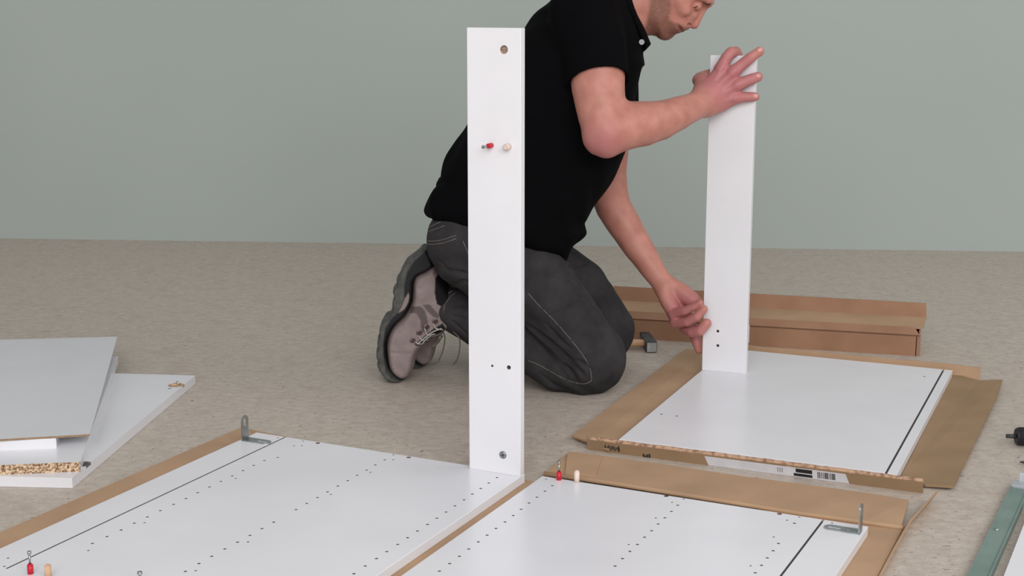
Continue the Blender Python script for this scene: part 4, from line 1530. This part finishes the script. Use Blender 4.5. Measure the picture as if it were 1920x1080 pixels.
# turned hems at the two cuffs
for nm_, ch_, p_, n_ in (('n', Chain([nd(1092, 28, 3.05, 66), nd(1112, 80, 3.02, 62), nd(1119, 130, 3.0, 59), nd(1122, 185, 2.985, 58)]), pc, axn_u),):
    u_ = np.cross(n_, (0, 1, 0))
    u_ /= np.linalg.norm(u_)
    v_ = np.cross(n_, u_)
    ring = []
    for k in range(72):
        a = 2 * math.pi * k / 72
        d_ = u_ * math.cos(a) + v_ * math.sin(a)
        rr_ = np.arange(0.03, 0.11, 0.0005)
        ff_ = ch_.f(p_ + d_ * rr_[:, None])
        ring.append(p_ + d_ * (rr_[np.argmax(ff_ > 0)] - 0.0008) - n_ * 0.001)
    ring.append(ring[0])
    ring.append(ring[1])
    bm = bmesh.new()
    tube(bm, ring, 0.0030, 10)
    sub_o = obj('sleeve_hem', from_bm(bm), M['shirt'])
    sub_o.parent = polo
m = M['button'] = new_mat('grey_button', (140, 140, 144), 0.35)
noise_col(m, (128, 128, 133), (152, 152, 157), 200)


def disc(p, n, r, th, name, mat, parent, rim=True):
    bm = bmesh.new()
    p, n = np.array(p), np.array(n) / np.linalg.norm(n)
    frustum(bm, p - n * th, p + n * th, r, r, 20)
    frustum(bm, p + n * th, p + n * th * 1.5, r, r * 0.8, 20)
    if rim:
        frustum(bm, p + n * th * 1.5, p + n * th * 1.9, r * 0.28, r * 0.2, 12)
    return obj(name, from_bm(bm), mat, parent)


def sub(o, parent):
    """re-parent as a sub-part whose parent mesh sits at the world origin of the person"""
    o.parent = parent
    o.matrix_parent_inverse = Matrix.Identity(4)
    return o


S_ = U([shirt, collar], 0)
bt = [march(S_, x_, y_) for x_, y_ in ((1197, 79), (1203, 79), (1208, 79), (1203, 85))]
p = K(1203, 79, min(q[1] for q in bt if q is not None) - 0.0015)
o = sub(disc(p, (-0.05, -0.97, 0.1), 0.0062, 0.001, 'button', M['button'], None), polo)

# ------------------------------------------------------------------ jeans
leg_n = Chain([nd(889, 466, 3.10, 80), nd(938, 500, 3.09, 80), nd(981, 515, 3.08, 75), nd(1019, 543, 3.075, 69), nd(1056, 597, 3.07, 65), nd(1088, 645, 3.07, 66), nd(1106, 672, 3.07, 69)])
shin_n = Chain([nd(1100, 686, 3.07, 55), nd(1048, 683, 3.075, 51), nd(995, 653, 3.09, 47), nd(920, 610, 3.13, 48), nd(862, 585, 3.16, 44), nd(846, 580, 3.165, 41)])
leg_f = Chain([nd(905, 450, 3.29, 76), nd(1000, 500, 3.30, 76), nd(1074, 548, 3.31, 68), nd(1105, 590, 3.32, 65), nd(1126, 620, 3.325, 63)])
shin_f = Chain([nd(1112, 634, 3.325, 47), nd(1000, 640, 3.325, 45), nd(905, 612, 3.31, 43), nd(872, 592, 3.30, 40)])
pelvis = Chain([nd(882, 446, 3.12, 78), nd(896, 440, 3.28, 78)])
waist = Chain([nd(905, 400, 3.13, 72), nd(912, 395, 3.27, 72)])


def hash_noise(X, s):
    return np.sin(X[:, 0] * s + 1.7 * np.sin(X[:, 2] * s * 0.7)) * np.sin(X[:, 2] * s * 0.9 + 1.3 * np.sin(X[:, 1] * s * 0.6)) * np.cos(X[:, 1] * s * 0.8 + X[:, 0] * s * 0.3)


kb = K(1060, 690, 3.02)                       # back-of-knee creases
kb2 = K(985, 600, 3.02)
hipc = K(870, 500, 3.02)


def wrinkles(X, d):
    w = np.exp(-((X - kb) ** 2).sum(1) / 0.0045)
    w2 = np.exp(-((X - kb2) ** 2).sum(1) / 0.008)
    w3 = np.exp(-((X - hipc) ** 2).sum(1) / 0.008)
    d = d + 0.0045 * w * np.sin(150 * (X[:, 0] * 0.75 + X[:, 2] * 0.55) + 2 * np.sin(40 * X[:, 2]))
    d = d + 0.0030 * w2 * np.sin(120 * (X[:, 0] * 0.5 + X[:, 2] * 0.8) + 2 * np.sin(30 * X[:, 0]))
    d = d + 0.0028 * w3 * np.sin(110 * (X[:, 0] * 0.2 - X[:, 2] * 0.9) + 2 * np.sin(35 * X[:, 0]))
    d = d + 0.0024 * hash_noise(X, 34) + 0.0012 * hash_noise(X, 75)
    return np.maximum(d, 0.0012 - X[:, 2])


ca = K(846, 578, 3.165)
foot_ax = K(822, 566, 3.17) - K(880, 592, 3.15)
shin_n = Post(shin_n, plane_cut(K(826, 571, 3.17), foot_ax))
jeans_s = U([U([leg_n, pelvis, leg_f, waist], 0.03), U([shin_n, shin_f], 0.0)], 0.006)
jeans_s = Post(jeans_s, wrinkles)


def creases(S, lines):
    out = []
    for pts, r in lines:
        P = [march(S, x, y, -0.0005) for x, y in spline(pts, 3)]
        P = [p for p in P if p is not None]
        n = len(P)
        if n > 1:
            out.append(Chain([(p, 0.001 + r * math.sin(math.pi * (i + 0.6) / (n + 0.2))) for i, p in enumerate(P)]))
    return out


jeans_cr = creases(jeans_s, [
    ([(978, 604), (1004, 622), (1034, 647), (1062, 670), (1082, 686)], 0.0080),
    ([(1058, 684), (1072, 698), (1084, 716)], 0.0050), ([(1068, 682), (1085, 694), (1099, 710)], 0.0046),
    ([(1052, 690), (1060, 706), (1068, 718)], 0.0042), ([(1078, 676), (1094, 682), (1110, 694)], 0.0042),
    ([(1040, 622), (1052, 640), (1070, 652)], 0.0032), ([(1024, 606), (1040, 626), (1054, 640)], 0.0030),
    ([(1066, 500), (1084, 498), (1106, 490)], 0.0042), ([(1050, 486), (1064, 504), (1076, 524)], 0.0030),
    ([(824, 500), (842, 508), (868, 512), (884, 516)], 0.0045), ([(818, 486), (832, 498), (842, 512)], 0.0034),
    ([(850, 535), (868, 528), (886, 532)], 0.0040), ([(846, 592), (862, 596), (884, 604)], 0.0036),
    ([(846, 600), (858, 612), (876, 628)], 0.0036), ([(1012, 700), (1040, 722), (1070, 732)], 0.0032),
    ([(850, 574), (866, 572), (884, 578)], 0.0030)])
jeans_s = Post(jeans_s, carve(jeans_cr, 0.004))
me, V = sdf_mesh(jeans_s, 0.0030, 'jeans', 1)
m = M['denim'] = new_mat('dark_grey_denim', (66, 66, 71), 0.85, spec=0.2)
mp, nz, cr = noise_col(m, (40, 39, 41), (61, 59, 60), 16, 0.3, 0.72, 6, bump=0.25, bdist=0.002, rough=0.62)
jeans = obj('jeans', me, m, person)
m = M['thread'] = new_mat('pale_stitching', (150, 142, 134), 0.8)
noise_col(m, (104, 98, 93), (128, 121, 115), 100)


def stitch(pts, S, r=0.0011, name='stitching', mat=None, parent=None, lift=0.0, dash=None):
    P = [march(S, x, y, lift) for x, y in spline([(x, y, 0)[:2] for x, y in pts], 10)]
    P = [p for p in P if p is not None]
    if len(P) < 3: return None
    bm = bmesh.new()
    if dash:
        for i in range(0, len(P) - 1, 2):
            tube(bm, [P[i], P[i + 1]], r, 5)
    else:
        tube(bm, P, r, 6)
    o = obj(name, from_bm(bm), mat or M['thread'])
    return sub(o, parent)


for pts in ([(990, 550), (1010, 572), (1040, 602), (1068, 634), (1090, 662), (1104, 685), (1109, 706), (1108, 716)],
            [(990, 676), (1010, 684), (1035, 698), (1062, 712), (1085, 719), (1100, 719), (1108, 714)],
            [(802, 452), (815, 452), (832, 449), (856, 441)],
            [(802, 458), (815, 458), (834, 455), (856, 447)],
            [(803, 427), (815, 421), (826, 416)],
            [(804, 434), (818, 429), (834, 423)],
            [(868, 452), (874, 466), (881, 482)],
            [(826, 567), (832, 557), (842, 549), (850, 545)],
            [(832, 586), (834, 572), (843, 558), (854, 549)]):
    stitch(pts, jeans_s, 0.0008, parent=jeans)
# belt loop patch at the back waist
p0 = march(jeans_s, 806, 428)

# ------------------------------------------------------------------ boots
YF = 3.175
bo = K(765, 600, YF)
up_out = [(814, 494), (797, 503), (783, 511), (776, 522), (774, 550), (771, 567), (759, 587), (742, 602), (731, 620), (726, 640), (727, 662), (731, 685), (741, 699), (755, 706), (767, 702), (775, 691), (780, 670), (785, 656),
          (792, 646), (805, 633), (820, 623), (834, 617), (850, 605), (856, 580), (850, 552), (836, 528), (824, 506)]
sole_out = [(792, 460), (802, 461), (809, 472), (815, 488), (814, 495), (799, 504), (784, 511), (777, 522), (775, 550), (771.5, 567), (759.5, 587), (743, 602), (732, 619.5), (726.5, 640), (727.5, 661), (731.5, 684.5), (741, 698), (755, 705), (764, 707), (752, 709.5), (737, 708.5), (725, 704.5),
            (712, 687), (708, 676), (711, 671), (707, 664), (707, 650), (711, 646), (708.5, 640), (710, 626), (714, 622), (712, 614), (716, 601), (722, 590), (731, 587), (736, 576), (737, 560), (741, 551), (737.5, 544), (738, 538), (745, 528), (744.5, 518), (750, 511), (754, 500), (762, 486), (775, 476), (782, 471)]
upper = U([Outline(up_out, bo, W=0.0515, m=0.015, smooth=3, grid=0.0012)], 0)
tongue = Chain([nd(796, 648, YF, 10), nd(816, 628, YF, 11), nd(834, 612, YF, 12)])
crease = [Chain([nd(735, 662, YF - 0.05, 1.0), nd(760, 664, YF - 0.055, 1.8), nd(782, 662, YF - 0.05, 1.2)]), Chain([nd(775, 541, YF - .05, .8), nd(791, 541, YF - .052, .8)])]
upper = Post(upper, carve(crease, 0.004))
upper = Post(upper, lambda X, d: np.maximum(d, 0.003 - X[:, 2]))
sole_s = Post(Outline(sole_out, bo, W=0.0535, m=0.007, smooth=0, grid=0.001), lambda X, d: np.maximum(d, 0.0008 - X[:, 2]))
gro = Outline([(742, 580), (750, 573), (758, 560), (765, 548), (767.5, 552), (766, 566), (758, 578), (748, 587)], bo, W=0.2, m=0.02, smooth=0)
boot_me, V = sdf_mesh(upper, 0.0024, 'boot', 1)
uvb = proj(V)
dk = np.zeros(len(V))
for pg in ([(772, 575), (788, 574), (797, 583), (802, 601), (802, 622), (790, 624), (788, 600), (781, 588), (768, 587)],
           [(793, 572), (806, 571), (815, 582), (824, 590), (822, 597), (812, 594), (802, 584)]):
    dk = np.maximum(dk, ss(-poly_sd(uvb, np.array(pg, float)), -0.8, 0.8))
attr(boot_me, 'stripe', dk)
kk = poly_sd(uvb, np.array([(822, 513), (833, 512), (860, 530), (870, 610), (838, 612), (826, 600), (828, 575), (819, 570), (815, 550), (816, 522)], float))
attr(boot_me, 'cuff', ss(-kk, -0.8, 0.8))
tg = poly_sd(uvb, np.array([(777, 646), (790, 636), (812, 617), (830, 606), (836, 616), (815, 630), (796, 645), (782, 649)], float))
attr(boot_me, 'tongue', ss(-tg, -0.8, 0.8))
m = M['boot'] = new_mat('taupe_suede', (158, 142, 138), 0.85, spec=0.2)
mp, nz, cr = noise_col(m, (132, 119, 116), (150, 136, 133), 40, 0.3, 0.7, 5, bump=0.15, bdist=0.002)
c = mix_attr(m, cr.outputs[0], 'stripe', (98, 88, 85))
c = mix_attr(m, c, 'cuff', (24, 23, 26))
c = mix_attr(m, c, 'tongue', (30, 29, 31))
L(m, c, m.node_tree.nodes['Principled BSDF'].inputs['Base Color'])
m = M['sole'] = new_mat('dark_grey_rubber', (60, 60, 60), 0.7, spec=0.3)
noise_col(m, (72, 73, 70), (90, 91, 87), 60)
sole_me, V = sdf_mesh(sole_s, 0.0018, 'sole', 1)
uvb = proj(V)
md = poly_sd(uvb, np.array([(800, 470), (812, 480), (816, 496), (799, 506), (787, 514), (781, 524), (779, 550), (776, 569), (764, 590), (747, 606), (736, 622), (731, 640), (732, 661), (736, 684), (745, 698), (740, 702), (728, 690), (720, 668), (719, 640), (723, 616), (735, 597), (750, 582), (758, 560), (758, 535), (764, 510), (778, 488), (792, 476)], float))
attr(sole_me, 'mid', ss(-md, -2.5, 1.5))
gw = poly_sd(uvb, np.array([(746, 588), (752, 577), (759, 560), (766, 549), (768, 556), (766, 567), (758, 580)], float))
attr(sole_me, 'insert', ss(-gw, -0.6, 0.6))
cr_ = m.node_tree.nodes['Principled BSDF'].inputs['Base Color'].links[0].from_socket
c = mix_attr(m, cr_, 'mid', (34, 34, 36))
c = mix_attr(m, c, 'insert', (140, 126, 122))
L(m, c, m.node_tree.nodes['Principled BSDF'].inputs['Base Color'])
m = M['eyelet'] = new_mat('gunmetal_eyelet', (96, 78, 76), 0.3, 0.8)
noise_col(m, (80, 64, 62), (112, 92, 90), 120)
m = M['lace'] = new_mat('grey_lace', (176, 172, 164), 0.85)
noise_col(m, (160, 156, 148), (190, 186, 178), 300)
m = M['lace_dark'] = new_mat('olive_lace', (86, 82, 72), 0.85)
noise_col(m, (74, 70, 62), (98, 94, 84), 300)
near_boot = obj('boot', boot_me, M['boot'], person)
sub(obj('sole', sole_me, M['sole']), near_boot)
for (x, y) in ((773, 638), (785, 624), (799, 612.5), (815, 602.5)):
    p = march(upper, x, y)
    if p is None: continue
    bm = bmesh.new()
    frustum(bm, p, p + np.array([0.001, -0.004, 0.001]), 0.0055, 0.0050, 12)
    frustum(bm, p + np.array([0.001, -0.004, 0.001]), p + np.array([0.004, -0.009, 0.002]), 0.0030, 0.0046, 10)
    sub(obj('eyelet', from_bm(bm), M['eyelet']), near_boot)
for pts in ([(777, 640), (786, 645), (796, 643)], [(783, 628), (793, 638), (806, 636)], [(796, 616), (802, 628), (816, 626)], [(812, 606), (818, 616), (830, 618)],
            [(782, 646), (796, 634), (812, 622), (828, 616)], [(790, 646), (804, 632), (820, 628), (832, 622)]):
    P = []
    for x, y in pts:
        p = march(upper, x, y, 0.003)
        if p is None: p = K(x, y, YF - 0.02)
        P.append(p)
    bm = bmesh.new()
    tube(bm, spline(P, 5), 0.0015, 7)
    sub(obj('lace', from_bm(bm), M['lace']), near_boot)
for pts, mt in (([(829, 622, 3.14), (834, 632, 3.125), (831, 655, 3.115), (822, 676, 3.11), (812, 683, 3.11), (806, 680, 3.11), (804, 669, 3.11)], 'lace_dark'),
                ([(850, 622, 3.12), (861, 634, 3.11), (862, 652, 3.105), (858, 672, 3.10), (850, 684, 3.10)], 'lace_dark'),
                ([(828, 622, 3.14), (826, 636, 3.13), (818, 646, 3.13), (811, 650, 3.13), (818, 642, 3.132), (830, 630, 3.14)], 'lace_dark')):
    bm = bmesh.new()
    tube(bm, spline([K(*q) for q in pts], 6), 0.0017, 7)
    sub(obj('lace', from_bm(bm), M[mt]), near_boot)
far_boot = obj('boot', boot_me, M['boot'], person)
far_boot.location = (0.040, 0.125, 0)
sub(obj('sole', sole_me, M['sole']), far_boot)
